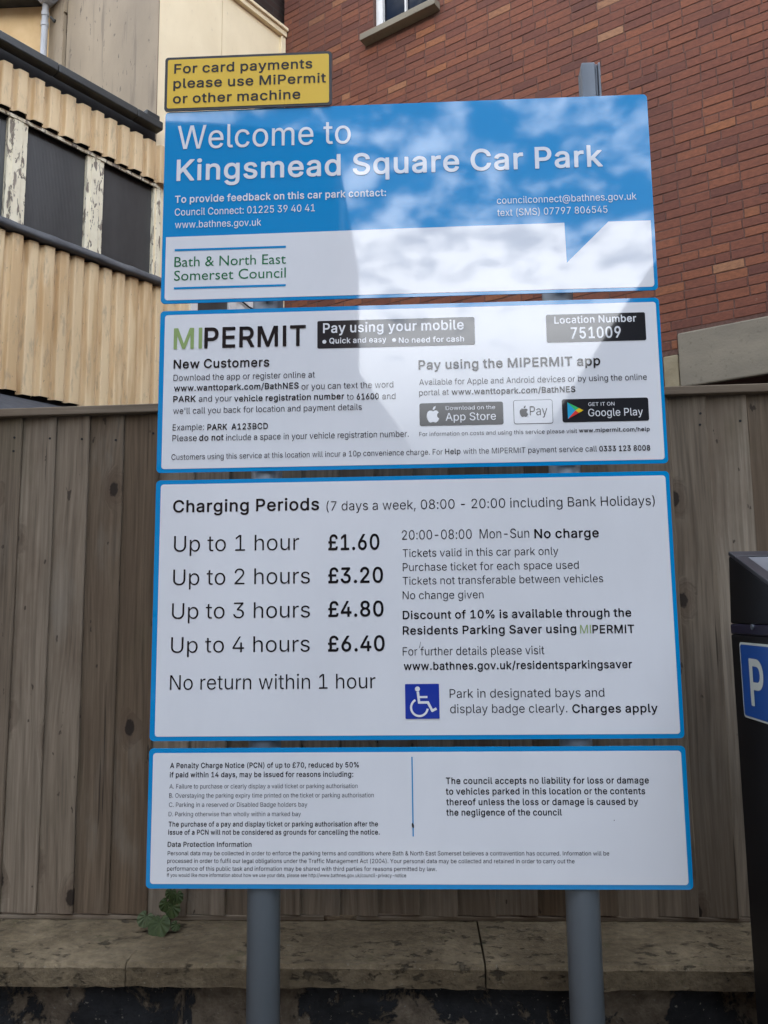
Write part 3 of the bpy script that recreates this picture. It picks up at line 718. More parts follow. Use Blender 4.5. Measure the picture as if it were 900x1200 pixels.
 2067: (0.514, ((240,-7,282,-8,326,-2,364,12,397,31,425,56,448,86,464,119,474,158,469,162,408,162,390,119,361,86,320,64,276,55,232,59,190,75,156,103,129,141,116,174,107,218,106,268,110,312,121,350,139,384,161,412,188,433,216,446,249,453,282,453,315,447,348,432,374,411,394,383,408,347,469,346,474,350,468,378,454,411,437,438,414,464,386,485,359,499,326,511,293,516,243,516,205,510,161,492,122,465,95,437,68,394,52,356,41,301,39,240,46,180,58,136,81,92,111,53,150,23,194,2),)),
 2068: (0.506, ((58,0,147,-1,236,-2,302,9,340,23,373,43,401,68,423,96,446,143,458,192,464,253,459,313,445,368,427,407,398,445,362,475,318,496,269,508,60,510), (131,59,127,66,127,445,131,450,236,449,274,444,304,434,335,415,359,390,376,363,389,324,396,280,396,231,390,187,376,148,360,121,340,99,318,83,291,70,236,60),)),
 2069: (0.423, ((58,0,376,0,377,55,373,59,131,59,127,66,128,146,128,225,351,227,357,231,357,275,357,286,351,288,131,288,127,297,127,371,127,445,131,450,373,450,373,510,60,510),)),
 2071: (0.524, ((240,-7,282,-9,326,-3,370,13,403,33,435,64,457,97,470,130,479,174,480,257,282,257,282,199,346,198,411,196,410,169,400,136,384,108,363,86,337,69,304,58,271,55,232,59,199,70,174,86,151,108,132,136,118,169,109,207,105,257,110,306,119,345,135,378,155,406,183,430,210,444,243,452,276,453,309,448,342,434,370,412,391,383,408,347,469,347,476,350,467,383,452,415,432,444,411,466,381,487,353,501,320,511,287,517,238,516,194,507,150,486,117,461,87,427,62,383,48,339,40,290,39,235,45,180,60,130,84,86,111,53,150,23,194,2),)),
 2073: (0.194, ((61,0,129,0,129,506,123,511,68,511,62,510,61,506),)),
 2077: (0.632, ((58,0,120,-2,124,5,124,104,122,302,122,401,126,412,166,297,205,198,245,99,284,0,291,-2,340,-2,346,4,460,297,500,409,504,396,504,198,503,99,503,0,568,0,568,101,569,202,569,304,570,405,570,506,566,511,478,511,473,506,350,187,318,90,313,87,282,181,153,509,60,510),)),
 2078: (0.527, ((58,0,127,0,127,104,126,208,126,416,197,294,259,196,322,99,384,1,390,-2,464,0,464,202,465,304,465,506,461,511,401,511,397,506,398,406,398,204,399,104,395,97,351,174,137,511,60,510),)),
 2079: (0.537, ((240,-7,293,-8,331,0,375,18,410,42,441,75,465,114,481,152,492,207,495,268,488,328,475,372,453,416,423,455,386,484,342,505,293,516,243,516,205,510,161,492,122,465,95,436,68,394,53,356,41,301,39,240,46,180,59,136,81,92,112,53,150,23,194,2), (232,59,199,70,172,87,146,114,129,141,116,174,108,213,105,257,109,301,117,339,132,372,150,400,172,421,199,439,227,449,260,454,293,452,326,443,359,424,384,400,402,372,416,339,425,301,428,251,425,207,416,169,402,136,383,108,360,86,331,69,302,59,265,55),)),
 2080: (0.449, ((58,0,127,0,127,181,131,184,194,184,258,185,302,192,329,203,351,217,372,236,388,258,401,286,409,319,410,357,406,390,395,423,379,451,358,473,335,488,302,502,258,510,60,510), (131,244,127,253,127,313,127,379,127,445,131,450,197,449,263,448,291,439,318,420,337,385,342,341,334,302,313,270,291,255,258,246),)),
 2083: (0.451, ((193,-9,236,-11,274,-7,307,2,340,17,368,38,388,62,402,90,409,123,409,156,401,189,384,216,362,237,307,267,164,313,136,332,121,354,118,387,122,403,132,420,164,444,208,456,258,453,296,439,323,414,335,381,340,376,401,376,401,398,393,425,381,447,362,469,318,499,291,509,258,516,219,517,181,513,148,504,120,491,93,471,72,447,58,420,51,392,51,354,58,326,71,304,93,281,148,249,222,226,296,202,325,183,340,161,343,145,342,123,336,106,324,88,291,65,241,52,192,54,148,70,120,95,104,138,38,137,40,112,48,84,64,57,82,37,104,20,131,6),)),
 2084: (0.453, ((191,0,258,0,258,222,259,334,259,445,268,450,342,450,416,450,419,489,416,510,31,510,31,450,108,450,185,450,191,445),)),
 2087: (0.69, ((153,0,232,0,262,112,293,223,323,335,340,412,346,408,365,324,395,216,424,108,454,0,531,0,587,203,614,305,670,508,665,511,604,511,600,506,574,400,520,188,494,82,489,90,462,194,410,402,383,506,379,511,307,511,303,506,275,399,248,292,192,78,169,181,85,506,82,511,16,509),)),
 2089: (0.476, ((202,0,270,0,270,104,271,209,332,308,394,407,455,506,450,511,379,509,328,425,276,341,236,269,203,331,93,509,21,511,16,506,78,407,139,308,201,209),)),
 2097: (0.393, ((137,-9,178,-10,217,0,248,18,272,47,275,2,277,-2,332,-2,339,2,339,86,339,171,339,255,334,293,324,321,305,347,282,365,250,379,217,385,184,386,151,382,118,372,90,357,68,339,52,318,40,293,45,288,101,273,118,298,140,315,167,326,200,329,228,325,247,315,261,302,270,282,273,249,261,235,145,217,101,206,63,186,38,156,31,134,29,101,33,73,44,46,62,24,79,11,107,-2), (140,51,112,64,97,84,95,117,106,139,123,152,145,160,239,175,272,185,272,123,265,101,250,78,228,61,200,50,167,47),)),
 2098: (0.428, ((206,-9,250,-9,294,3,333,29,360,62,381,107,391,156,391,211,382,266,363,310,338,342,305,368,267,382,223,386,179,378,146,357,118,323,116,416,115,508,52,510,52,307,51,205,51,2,58,-2,113,-1,114,46,118,55,140,26,157,11,179,-1), (195,52,173,60,157,72,140,90,129,111,116,167,118,228,134,277,162,310,195,325,239,326,261,320,278,310,295,294,309,272,325,217,323,151,307,101,294,83,278,67,261,57,239,50),)),
 2099: (0.4, ((183,-9,243,-7,270,0,298,13,320,30,341,52,354,74,365,101,358,106,303,119,287,85,265,64,237,52,204,49,177,52,153,63,133,80,115,107,100,162,101,222,117,272,131,294,149,311,182,325,226,326,254,318,274,305,289,288,303,260,363,277,346,316,318,349,276,374,232,385,193,386,160,381,127,368,100,350,77,327,55,294,42,261,34,222,32,178,36,140,47,101,63,68,89,36,116,14,149,-1),)),
 2100: (0.428, ((173,-9,215,-9,248,-1,281,22,309,56,311,2,314,-2,369,-2,374,2,374,503,369,511,309,508,309,321,308,327,303,328,281,355,248,377,210,386,166,384,127,371,93,349,67,318,46,277,35,233,32,178,38,129,52,85,72,51,100,22,133,2), (182,51,160,58,144,69,127,87,115,107,100,162,101,222,115,272,140,305,155,316,177,324,221,327,243,321,262,310,280,294,292,275,308,222,308,156,294,107,280,85,265,69,248,58,226,51),)),
 2101: (0.408, ((186,-9,248,-7,276,0,303,12,325,27,344,46,358,68,367,90,309,107,303,105,287,77,265,60,237,50,204,48,177,53,149,65,127,84,112,107,101,140,100,167,190,167,279,167,369,167,373,173,372,222,366,261,354,294,339,321,314,348,287,367,254,380,221,386,182,385,149,378,121,365,91,343,68,316,50,283,39,250,33,211,33,167,38,129,50,92,67,62,89,36,116,15,149,-1), (100,225,110,266,132,299,166,321,204,328,243,322,270,305,294,272,306,228,303,223),)),
 2102: (0.258, ((80,0,144,0,144,324,226,325,230,330,230,374,226,381,149,381,144,385,146,440,154,457,171,468,198,472,226,467,244,517,244,522,237,525,209,531,176,531,149,526,121,514,99,494,84,467,79,440,77,383,4,379,6,326,79,324),)),
 2103: (0.429, ((177,-151,243,-150,299,-135,320,-123,342,-104,356,-85,366,-63,374,-8,374,377,369,381,314,381,311,377,309,321,281,356,243,380,193,386,144,378,111,362,83,339,62,311,46,278,37,245,33,212,33,168,38,135,58,80,74,58,94,37,122,19,149,9,177,4,215,4,243,10,265,20,281,33,309,63,309,-14,306,-36,292,-63,265,-83,243,-91,215,-95,166,-90,133,-73,100,-39,49,-69,67,-97,100,-126,138,-143), (182,63,160,70,143,80,126,96,113,118,100,168,101,228,116,274,144,308,160,318,182,326,226,326,248,319,265,309,281,293,294,272,308,223,308,157,292,110,265,78,248,69,226,63),)),
 2104: (0.414, ((51,0,115,0,116,116,116,231,121,264,134,291,151,309,179,323,206,327,236,324,260,313,278,295,290,269,294,236,294,0,355,-2,359,5,359,253,355,286,344,319,326,346,300,368,272,380,234,386,201,384,168,373,140,355,118,327,116,506,113,511,58,511,52,510,51,506),)),
 2105: (0.171, ((51,0,112,-2,116,5,116,374,112,381,51,379), (64,445,79,441,96,442,112,451,123,464,128,478,127,495,118,511,107,520,90,525,74,525,57,517,46,506,40,489,41,473,50,456),)),
 2107: (0.385, ((51,0,115,0,116,68,116,137,151,172,157,171,292,0,373,0,290,107,206,214,207,220,284,300,362,379,283,381,200,298,118,214,117,311,117,409,116,506,113,511,58,511,52,510,51,506),)),
 2108: (0.193, ((118,-3,168,-2,182,3,182,8,172,52,168,56,146,54,129,57,122,63,117,80,116,187,116,402,115,509,52,510,52,290,51,179,51,69,58,41,72,19,91,6),)),
 2109: (0.614, ((51,0,115,0,116,121,116,242,120,269,129,291,150,313,173,324,201,328,228,324,247,313,262,297,271,275,272,183,272,92,273,0,336,0,337,90,339,179,340,269,349,293,368,313,393,325,421,328,448,324,469,313,481,301,491,280,494,253,494,169,495,84,495,0,558,-1,558,89,558,179,558,269,552,308,535,341,514,363,487,379,454,387,421,387,388,380,360,366,338,347,316,320,300,350,278,371,250,384,217,388,190,384,162,373,135,352,118,328,114,335,113,381,52,381),)),
 2110: (0.414, ((51,0,115,0,116,116,116,231,121,264,134,291,151,309,179,323,212,327,239,323,261,312,278,295,290,269,294,236,294,0,358,0,358,92,357,183,357,275,350,302,338,329,322,351,305,365,283,376,256,384,228,386,195,383,151,364,135,349,118,327,114,335,113,380,51,379),)),
 2111: (0.419, ((183,-9,221,-10,254,-5,287,7,314,25,341,52,359,79,372,112,381,151,383,189,379,233,370,272,353,307,331,336,303,359,276,374,237,384,199,386,160,381,127,368,100,350,77,327,55,294,42,261,34,222,32,178,36,140,47,101,63,68,89,36,116,14,149,-1), (182,51,160,59,144,70,127,87,115,107,100,162,101,222,117,272,144,306,160,317,182,325,226,326,248,321,267,310,284,294,299,272,315,217,317,184,314,151,298,102,270,68,254,58,232,51),)),
 2112: (0.428, ((51,-143,115,-143,116,-44,118,55,144,22,173,1,206,-9,250,-9,289,1,322,20,349,46,371,82,385,121,391,165,391,214,384,258,372,291,353,324,328,352,300,370,250,385,217,386,190,382,151,362,118,323,114,330,113,381,51,379), (212,49,172,60,151,77,138,93,119,143,115,203,125,258,148,297,167,313,184,322,228,328,250,324,272,314,301,286,313,264,321,236,326,176,315,121,305,99,289,77,256,55),)),
 2114: (0.263, ((51,0,115,0,116,121,116,242,124,275,140,298,168,316,195,323,245,322,245,385,201,386,168,378,140,360,118,332,114,341,113,380,51,379),)),
 2115: (0.369, ((155,-9,222,-7,250,0,277,13,299,29,314,46,326,68,332,90,333,118,328,140,317,162,299,181,277,195,250,206,145,233,126,244,114,261,111,283,121,305,145,322,173,330,206,329,233,320,255,299,266,277,324,288,325,294,313,321,288,353,261,372,222,384,162,385,134,379,107,369,85,355,67,338,54,316,47,294,45,266,51,239,62,217,79,199,101,185,129,174,233,146,252,134,264,118,265,96,254,74,228,55,195,48,156,50,129,60,108,79,96,107,35,96,46,57,73,24,110,2),)),
 2116: (0.231, ((146,-5,187,-5,215,1,204,52,198,55,160,52,143,58,132,72,128,94,128,320,132,325,204,325,205,380,132,381,128,386,127,471,66,473,63,468,63,386,55,381,5,380,4,331,6,325,61,325,63,94,67,61,77,36,94,17,116,3),)),
 2117: (0.414, ((160,-6,201,-6,239,5,272,27,294,56,297,0,358,0,358,125,359,249,359,374,355,381,294,379,294,148,285,104,271,82,252,66,228,56,201,52,173,56,151,66,133,82,120,110,116,143,116,261,115,379,51,379,51,132,58,82,72,49,95,22,124,4),)),
 2118: (0.393, ((161,0,228,0,276,125,323,249,373,379,369,381,303,379,219,148,198,78,193,72,172,143,86,379,15,379),)),
 2119: (0.571, ((136,0,200,0,281,288,286,290,367,0,431,0,460,95,488,190,546,379,478,379,451,280,423,180,396,81,370,180,345,279,319,378,314,381,253,381,226,290,200,198,171,78,144,178,116,279,89,379,22,381),)),
 2120: (0.383, ((19,0,94,0,159,99,185,145,191,148,238,74,284,0,359,0,227,192,290,286,353,379,284,381,279,379,221,291,191,237,103,379,97,381,27,379,89,288,151,198,151,192),)),
 2121: (0.393, ((68,-146,110,-146,143,-136,171,-116,193,-87,373,377,369,381,308,381,303,378,266,276,230,173,193,71,173,140,87,377,83,381,17,379,53,284,88,188,160,-3,139,-58,121,-79,99,-88,60,-85,47,-140),)),
 3037: (0.705, ((472,-21,520,-23,559,-10,591,18,611,61,615,89,615,133,603,177,591,197,575,214,553,229,531,236,481,238,443,225,423,210,408,193,389,149,386,83,399,37,411,17,427,1,448,-13), (122,-10,135,-14,190,-14,201,-10,271,92,342,194,412,297,483,399,553,501,554,512,547,521,481,523,470,517,401,416,331,315,262,214,192,113,123,12,118,1), (492,50,480,56,471,72,467,94,468,133,481,160,492,165,509,165,521,160,531,144,534,122,534,83,529,67,520,54,509,50), (150,270,201,270,239,286,269,314,287,358,290,424,284,452,276,474,261,495,245,510,223,523,201,529,151,529,113,515,82,485,63,441,61,375,66,347,75,325,90,303,107,289,129,276), (157,347,148,358,143,375,144,430,157,453,168,457,184,457,196,452,207,430,207,369,200,353,190,344,173,342),)),
 3040: (0.302, ((168,-107,177,-110,237,-110,245,-107,250,-96,209,3,186,69,171,135,166,195,171,278,186,360,213,448,250,536,248,547,237,554,171,553,155,531,129,476,106,410,89,338,78,267,76,173,90,80,120,-14,145,-69),)),
 3041: (0.302, ((29,-107,37,-110,97,-110,110,-102,141,-41,166,19,183,80,195,146,199,206,196,256,177,371,160,432,137,492,109,547,97,554,37,554,26,548,23,542,60,448,85,366,101,289,107,212,104,151,93,91,65,3,24,-91,24,-102),)),
 3044: (0.217, ((29,-131,37,-134,87,-134,98,-125,124,-29,151,67,150,78,144,84,65,85,55,78,40,-18,24,-114,24,-125),)),
 3046: (0.217, ((76,-16,99,-19,121,-14,140,1,153,23,155,45,150,67,137,85,115,98,93,101,71,96,52,83,38,61,35,39,40,17,55,-3),)),
 3047: (0.278, ((6,-88,14,-91,69,-91,80,-88,84,-82,249,528,248,539,239,546,179,547,165,539,99,295,67,173,1,-71,1,-82),)),
 3048: (0.482, ((192,-18,234,-21,273,-16,311,-1,344,23,372,56,394,97,409,147,416,191,420,257,416,317,405,377,386,427,362,466,328,499,295,517,251,529,207,529,168,521,135,505,106,482,80,450,60,411,44,361,37,317,33,257,37,191,47,136,64,86,87,48,119,14,152,-6), (223,64,201,68,179,79,161,97,148,119,137,147,129,185,124,262,132,339,141,372,153,400,168,420,185,434,207,443,229,445,251,442,273,431,289,415,303,394,323,334,329,246,321,169,312,136,299,108,284,88,267,75,245,66),)),
 3049: (0.482, ((68,-11,76,-14,389,-14,400,-11,404,-6,405,55,400,66,389,69,290,71,290,506,288,517,279,523,191,521,74,434,72,357,81,344,94,346,191,417,198,418,198,71,134,70,70,68,62,55,62,0),)),
 3050: (0.482, ((55,-11,63,-14,388,-14,398,-11,402,-6,403,60,393,71,195,71,190,72,188,77,293,187,341,242,371,286,390,330,395,357,395,390,381,440,349,483,305,513,272,525,234,530,195,528,162,520,135,508,107,489,82,462,66,434,55,401,51,368,52,356,63,348,135,350,141,357,147,396,159,418,184,437,212,444,250,442,279,429,300,401,306,368,296,330,271,291,51,55,49,0),)),
 3051: (0.482, ((179,-18,214,-21,252,-19,285,-12,313,-2,341,15,366,37,383,59,397,86,406,125,407,163,399,196,384,229,362,257,329,281,296,296,255,306,386,455,387,510,379,522,276,522,174,523,71,523,57,515,55,449,65,438,247,438,255,433,144,306,142,246,153,233,219,232,252,227,274,217,291,205,307,181,314,152,311,119,300,97,282,81,258,70,230,65,197,66,164,76,142,91,130,108,123,136,115,145,43,146,33,141,30,136,32,108,40,81,54,55,71,35,93,16,120,-1),)),
 3052: (0.482, ((273,-11,287,-14,342,-14,351,-11,357,0,358,89,419,92,428,104,427,165,424,172,413,177,364,177,357,181,356,252,356,324,347,331,325,332,281,332,269,324,268,252,267,181,265,178,144,177,134,181,197,287,259,394,322,500,323,517,309,523,248,523,235,517,165,398,95,278,25,159,25,104,34,92,150,92,265,91,267,88,267,0),)),
 3053: (0.482, ((185,-18,230,-21,274,-15,312,1,345,24,372,53,393,92,403,130,405,174,398,218,380,262,356,295,323,322,285,340,241,348,197,345,153,332,164,436,268,438,373,439,381,449,381,466,381,510,373,522,281,522,190,523,98,523,88,521,83,515,53,257,55,246,65,238,131,232,158,249,186,259,213,262,241,260,264,251,286,235,302,213,311,185,312,141,300,108,275,81,241,66,202,66,169,79,147,101,136,136,125,145,59,145,48,139,46,119,53,86,65,62,81,38,100,20,125,3,153,-10),)),
 3054: (0.482, ((191,-18,228,-21,261,-18,294,-9,322,4,349,25,369,48,385,75,398,108,403,147,400,196,388,236,366,272,338,298,300,318,261,327,216,328,274,414,333,499,336,510,327,522,250,523,239,515,170,414,101,312,74,262,56,213,49,174,51,136,59,97,74,64,96,34,124,9,157,-8), (212,64,179,77,154,103,141,136,141,180,154,213,179,237,212,250,245,249,277,235,300,210,312,174,311,136,298,103,278,80,250,66),)),
 3055: (0.482, ((88,-11,95,-14,166,-14,178,-6,405,445,405,511,397,522,285,522,174,523,62,523,50,517,48,451,56,439,174,438,293,438,300,434,84,6,84,-6),)),
 3056: (0.482, ((186,-18,227,-21,266,-18,304,-9,337,6,365,26,390,53,405,81,414,114,414,158,400,202,373,240,338,268,370,299,390,339,396,389,387,433,368,466,337,496,299,517,255,528,216,530,183,526,150,516,123,502,99,482,79,459,65,433,57,400,57,361,68,323,89,290,114,268,74,235,47,191,38,141,44,92,62,53,95,19,139,-6), (216,64,172,74,145,94,131,125,134,163,150,191,183,213,222,221,260,216,290,202,311,180,321,152,320,119,305,92,282,75,255,66), (205,306,177,317,156,340,147,372,153,405,170,427,194,441,233,445,266,438,288,422,301,400,305,372,298,345,282,323,260,310,233,304),)),
 3057: (0.482, ((122,-11,129,-14,201,-14,212,-9,349,194,379,247,394,286,402,324,403,357,398,396,384,434,366,464,342,489,316,507,283,522,245,529,206,529,173,523,143,511,113,491,88,467,69,437,56,407,49,363,52,313,64,275,85,240,113,213,150,192,190,182,234,181,234,176,118,7,116,0), (228,258,195,263,168,280,149,308,140,346,145,385,162,417,190,438,223,446,256,441,285,423,304,396,313,357,309,319,290,286,261,264),)),
 3058: (0.217, ((76,-16,99,-19,121,-14,140,1,153,23,155,45,150,67,137,85,115,98,93,101,71,96,52,83,38,61,35,39,40,17,55,-3), (77,259,99,256,121,262,140,276,153,298,155,320,150,342,137,360,115,373,93,376,71,371,52,358,38,336,35,314,40,292,55,272),)),
 3065: (0.509, ((8,-11,21,-14,87,-14,94,-11,118,55,142,121,148,128,334,126,384,-10,395,-14,461,-14,472,-11,476,-6,477,5,403,207,365,309,291,511,282,522,203,523,189,517,115,312,77,210,3,5,3,-6), (175,214,206,305,236,396,241,396,303,214),)),
 3066: (0.485, ((52,-11,60,-14,247,-14,307,-9,340,0,371,16,395,36,413,60,425,88,431,115,432,148,427,181,417,206,401,231,357,269,384,291,404,324,412,363,410,401,401,434,385,462,365,484,340,501,302,516,252,523,60,523,48,517,48,414,47,310,47,207,46,103,46,0), (142,72,139,77,139,214,142,216,252,216,280,213,313,196,333,170,340,148,339,121,328,99,307,82,263,72), (142,300,139,308,139,434,142,437,206,436,269,435,296,424,312,407,321,379,319,352,307,330,291,314,252,301),)),
 3067: (0.539, ((227,-18,271,-21,315,-17,359,-4,397,16,429,42,456,75,475,114,487,158,485,169,474,175,403,174,396,169,379,125,353,96,315,75,271,67,227,73,194,87,162,114,139,150,126,185,119,229,119,279,124,317,135,350,153,383,172,405,199,425,221,434,249,440,282,441,309,436,341,422,364,403,381,381,394,345,403,335,474,334,487,345,481,378,468,411,452,438,430,466,404,488,375,505,342,519,304,527,254,530,205,522,161,506,122,482,84,444,60,405,41,361,29,306,26,251,31,191,45,136,69,86,100,47,133,19,177,-5),)),
 3068: (0.531, ((52,-11,60,-14,148,-14,236,-14,307,-3,346,12,379,31,411,60,434,90,457,137,471,192,476,258,471,319,457,374,435,418,405,456,368,486,313,511,258,522,159,522,60,523,48,517,48,414,47,310,47,207,46,103,46,0), (142,72,139,77,139,434,142,437,241,436,296,424,324,408,346,387,362,363,375,330,383,291,384,242,379,198,367,159,356,137,339,115,318,98,291,84,236,72),)),
 3069: (0.448, ((52,-11,60,-14,373,-14,384,-11,388,-6,389,60,379,71,264,72,142,72,139,77,139,143,139,209,142,214,357,214,369,225,370,275,369,291,357,300,142,300,139,308,139,434,142,437,379,439,387,451,387,473,387,511,379,522,273,522,166,523,60,523,48,517,48,414,47,310,47,207,46,103,46,0),)),
 3070: (0.439, ((52,-11,60,-14,126,-14,138,-6,138,98,139,203,142,206,244,206,346,207,357,211,361,220,361,280,351,292,246,292,142,293,139,297,139,366,139,434,142,437,258,438,373,438,384,451,383,511,379,519,368,523,60,523,48,517,48,414,47,310,47,207,46,103,46,0),)),
 3072: (0.546, ((52,-11,60,-14,126,-14,138,-6,138,104,139,214,148,217,373,217,378,209,378,102,379,-6,390,-14,456,-14,467,-11,471,0,471,506,467,519,456,523,395,523,380,517,378,308,373,303,258,304,142,304,139,308,137,517,126,523,60,523,49,517,46,506,46,0),)),
 3073: (0.219, ((54,-11,62,-14,128,-14,136,-11,142,0,142,506,139,517,128,523,62,523,51,517,48,511,48,0),)),
 3075: (0.496, ((52,-11,60,-14,126,-14,138,-6,138,76,139,159,197,221,280,106,362,-10,373,-14,450,-14,461,-7,463,0,459,11,394,103,328,194,263,286,362,393,460,500,463,511,456,521,357,521,250,404,142,288,139,297,137,517,126,523,87,523,60,523,48,517,48,414,47,310,47,207,46,103,46,0),)),
 3076: (0.422, ((52,-11,60,-14,362,-14,370,-11,376,0,375,60,368,70,142,72,139,77,139,506,137,517,126,523,60,523,49,517,46,511,46,0),)),
 3077: (0.657, ((52,-11,60,-14,126,-14,131,-11,136,0,136,114,137,227,137,341,138,330,273,-6,285,-14,346,-14,355,-6,400,109,444,223,489,338,490,223,490,109,491,-6,505,-14,566,-14,577,-11,582,0,582,506,577,520,566,523,478,523,464,517,354,228,318,132,313,128,291,192,249,300,206,409,164,517,159,521,148,523,60,523,49,517,46,506,46,0),)),
 3078: (0.552, ((52,-11,60,-14,126,-14,138,-6,138,352,142,362,221,238,299,113,378,-11,390,-14,461,-14,472,-11,478,0,478,506,472,520,461,523,395,523,384,511,384,143,305,268,227,393,148,518,137,523,65,523,54,522,49,517,46,506,46,0),)),
 3080: (0.474, ((52,-11,60,-14,126,-14,138,-6,139,82,140,170,258,172,313,183,340,195,362,210,384,231,399,253,414,286,421,319,423,357,418,396,406,429,390,457,368,480,340,500,302,515,258,522,159,522,60,523,48,517,48,414,47,310,47,207,46,103,46,0), (142,257,139,264,139,434,142,437,258,436,285,428,308,412,324,385,330,346,323,308,305,280,285,266,258,259),)),
 3081: (0.562, ((392,-59,403,-62,469,-62,480,-57,483,-48,479,-37,425,34,455,73,475,106,489,139,500,177,506,221,507,271,502,320,489,370,469,414,441,453,408,484,370,508,331,522,282,530,232,528,188,518,143,496,102,463,71,425,46,375,31,320,26,254,30,194,44,139,62,99,87,62,120,29,153,7,199,-12,249,-21,298,-19,353,-8), (232,71,205,81,177,99,156,122,139,150,127,183,120,221,118,265,122,304,130,337,142,364,160,392,182,414,205,427,232,437,260,441,293,439,326,429,353,412,375,390,395,359,407,326,414,287,415,243,412,205,397,155,370,112,320,171,238,172,231,161,232,153,292,73,287,69,271,68),)),
 3082: (0.478, ((52,-11,60,-14,126,-14,138,-6,138,85,139,176,142,183,239,181,292,84,346,-12,428,-14,441,-6,439,10,337,198,337,203,379,232,401,260,416,297,424,346,419,396,403,440,379,473,346,498,302,516,258,522,159,522,60,523,48,517,48,414,47,310,47,207,46,103,46,0), (142,270,139,275,139,434,142,437,263,435,291,427,313,410,326,385,331,346,324,313,307,290,285,277,258,271),)),
 3083: (0.476, ((180,-20,225,-23,269,-20,307,-11,340,3,370,24,395,51,411,79,421,112,422,150,415,189,400,216,374,244,346,263,313,279,242,302,170,324,142,343,132,359,132,392,148,418,181,437,219,444,263,439,296,424,315,403,325,370,332,365,401,363,412,369,415,387,408,420,395,447,379,470,357,490,329,507,302,519,269,527,225,530,186,527,148,517,115,502,87,483,65,458,49,431,39,398,38,359,45,326,60,298,85,271,109,254,142,238,216,214,291,191,318,172,329,156,331,139,327,117,307,90,274,71,230,64,186,68,148,85,128,106,116,145,109,150,38,151,27,145,24,128,33,90,45,62,65,35,87,16,115,-1,148,-13),)),
 3084: (0.478, ((184,-11,191,-14,257,-14,268,-9,271,0,271,434,279,437,352,438,424,440,431,451,431,506,429,517,422,522,226,522,129,523,31,523,20,517,17,451,26,439,100,438,174,437,178,434,178,0),)),
 3097: (0.418, ((126,-20,162,-23,200,-19,233,-6,261,13,262,-4,272,-14,338,-14,351,-4,351,82,351,169,351,255,346,299,335,326,316,354,288,376,255,390,217,398,184,399,145,394,112,383,85,369,60,348,41,324,27,293,29,282,35,278,101,259,112,266,126,288,145,304,173,314,200,316,222,313,239,306,250,296,257,282,261,255,255,246,140,228,90,215,52,193,35,175,24,156,17,128,16,95,21,68,33,40,50,18,70,2,96,-11), (151,61,129,68,111,84,107,112,110,123,118,133,134,143,156,150,261,167,258,117,251,101,238,84,222,72,200,63),)),
 3098: (0.453, ((196,-20,250,-22,294,-10,334,13,366,48,388,90,402,145,404,211,395,266,377,310,355,343,323,371,289,389,239,399,195,396,162,384,129,358,128,436,127,514,124,519,113,523,47,522,38,508,38,-3,41,-9,52,-14,114,-14,126,-3,129,19,162,-7), (206,62,184,68,168,79,142,112,129,162,129,217,140,261,162,294,179,306,195,312,234,314,267,303,283,289,295,272,311,222,313,167,301,118,278,83,261,71,245,64),)),
 3099: (0.425, ((172,-20,210,-23,243,-20,276,-11,303,2,331,22,352,46,368,74,377,101,369,115,303,132,292,125,279,96,259,76,232,64,204,61,182,64,160,73,141,90,126,112,112,162,114,222,131,272,144,289,160,303,177,311,199,315,221,315,243,309,270,291,281,277,292,252,303,247,364,262,375,272,373,288,361,316,331,354,292,380,243,396,204,399,166,395,127,382,100,366,72,341,50,310,34,277,23,233,20,189,23,140,33,101,48,68,72,35,100,11,133,-8),)),
 3100: (0.453, ((162,-20,199,-23,237,-18,269,-3,298,20,299,-3,309,-14,375,-14,386,-3,386,508,382,519,375,523,309,523,297,514,296,442,296,371,292,362,265,383,232,395,188,399,149,393,111,377,83,356,58,327,37,288,25,244,20,189,23,140,36,90,56,52,89,15,122,-6), (188,63,155,77,140,90,127,110,113,156,112,211,122,255,144,291,160,304,177,312,215,315,237,310,254,301,279,272,295,222,296,162,282,112,259,80,226,64),)),
 3101: (0.433, ((174,-20,210,-23,248,-20,281,-12,309,1,334,19,356,41,369,63,379,90,375,101,369,105,303,120,293,112,277,85,259,71,232,62,199,61,177,66,155,76,138,91,124,112,113,145,112,151,116,155,200,155,285,155,369,155,383,162,385,206,381,250,370,288,354,321,332,349,303,372,270,388,232,397,193,399,155,393,122,380,91,360,65,332,45,301,31,266,22,222,20,178,23,140,34,100,51,63,77,30,104,8,138,-10), (116,236,113,239,122,262,144,293,171,310,204,316,237,311,259,298,280,272,291,239,287,235),)),
 3102: (0.283, ((72,-11,83,-14,143,-14,155,-6,155,99,156,203,156,308,160,312,231,313,240,319,243,330,243,379,238,390,226,394,160,394,156,401,157,429,162,445,176,457,204,459,226,454,240,462,257,522,253,530,242,537,209,543,176,544,143,537,116,525,88,501,73,473,67,445,65,396,6,394,-7,385,-8,330,-5,318,6,313,61,313,66,308,66,0),)),
 3103: (0.454, ((165,-162,237,-163,270,-158,303,-146,325,-134,347,-116,367,-91,377,-69,387,-14,387,377,384,388,375,393,309,393,299,382,298,358,265,383,232,396,188,399,144,391,111,377,78,351,54,322,35,283,21,217,23,146,30,113,41,85,58,58,77,36,122,6,177,-9,210,-9,237,-5,265,6,292,26,297,19,296,-19,288,-47,274,-63,248,-77,204,-83,166,-77,138,-62,105,-27,94,-28,39,-61,36,-69,43,-85,78,-125,116,-148), (193,74,157,85,130,113,114,157,112,212,122,256,144,291,160,304,177,311,215,315,237,310,254,302,280,272,295,228,297,173,288,129,276,107,265,94,232,77),)),
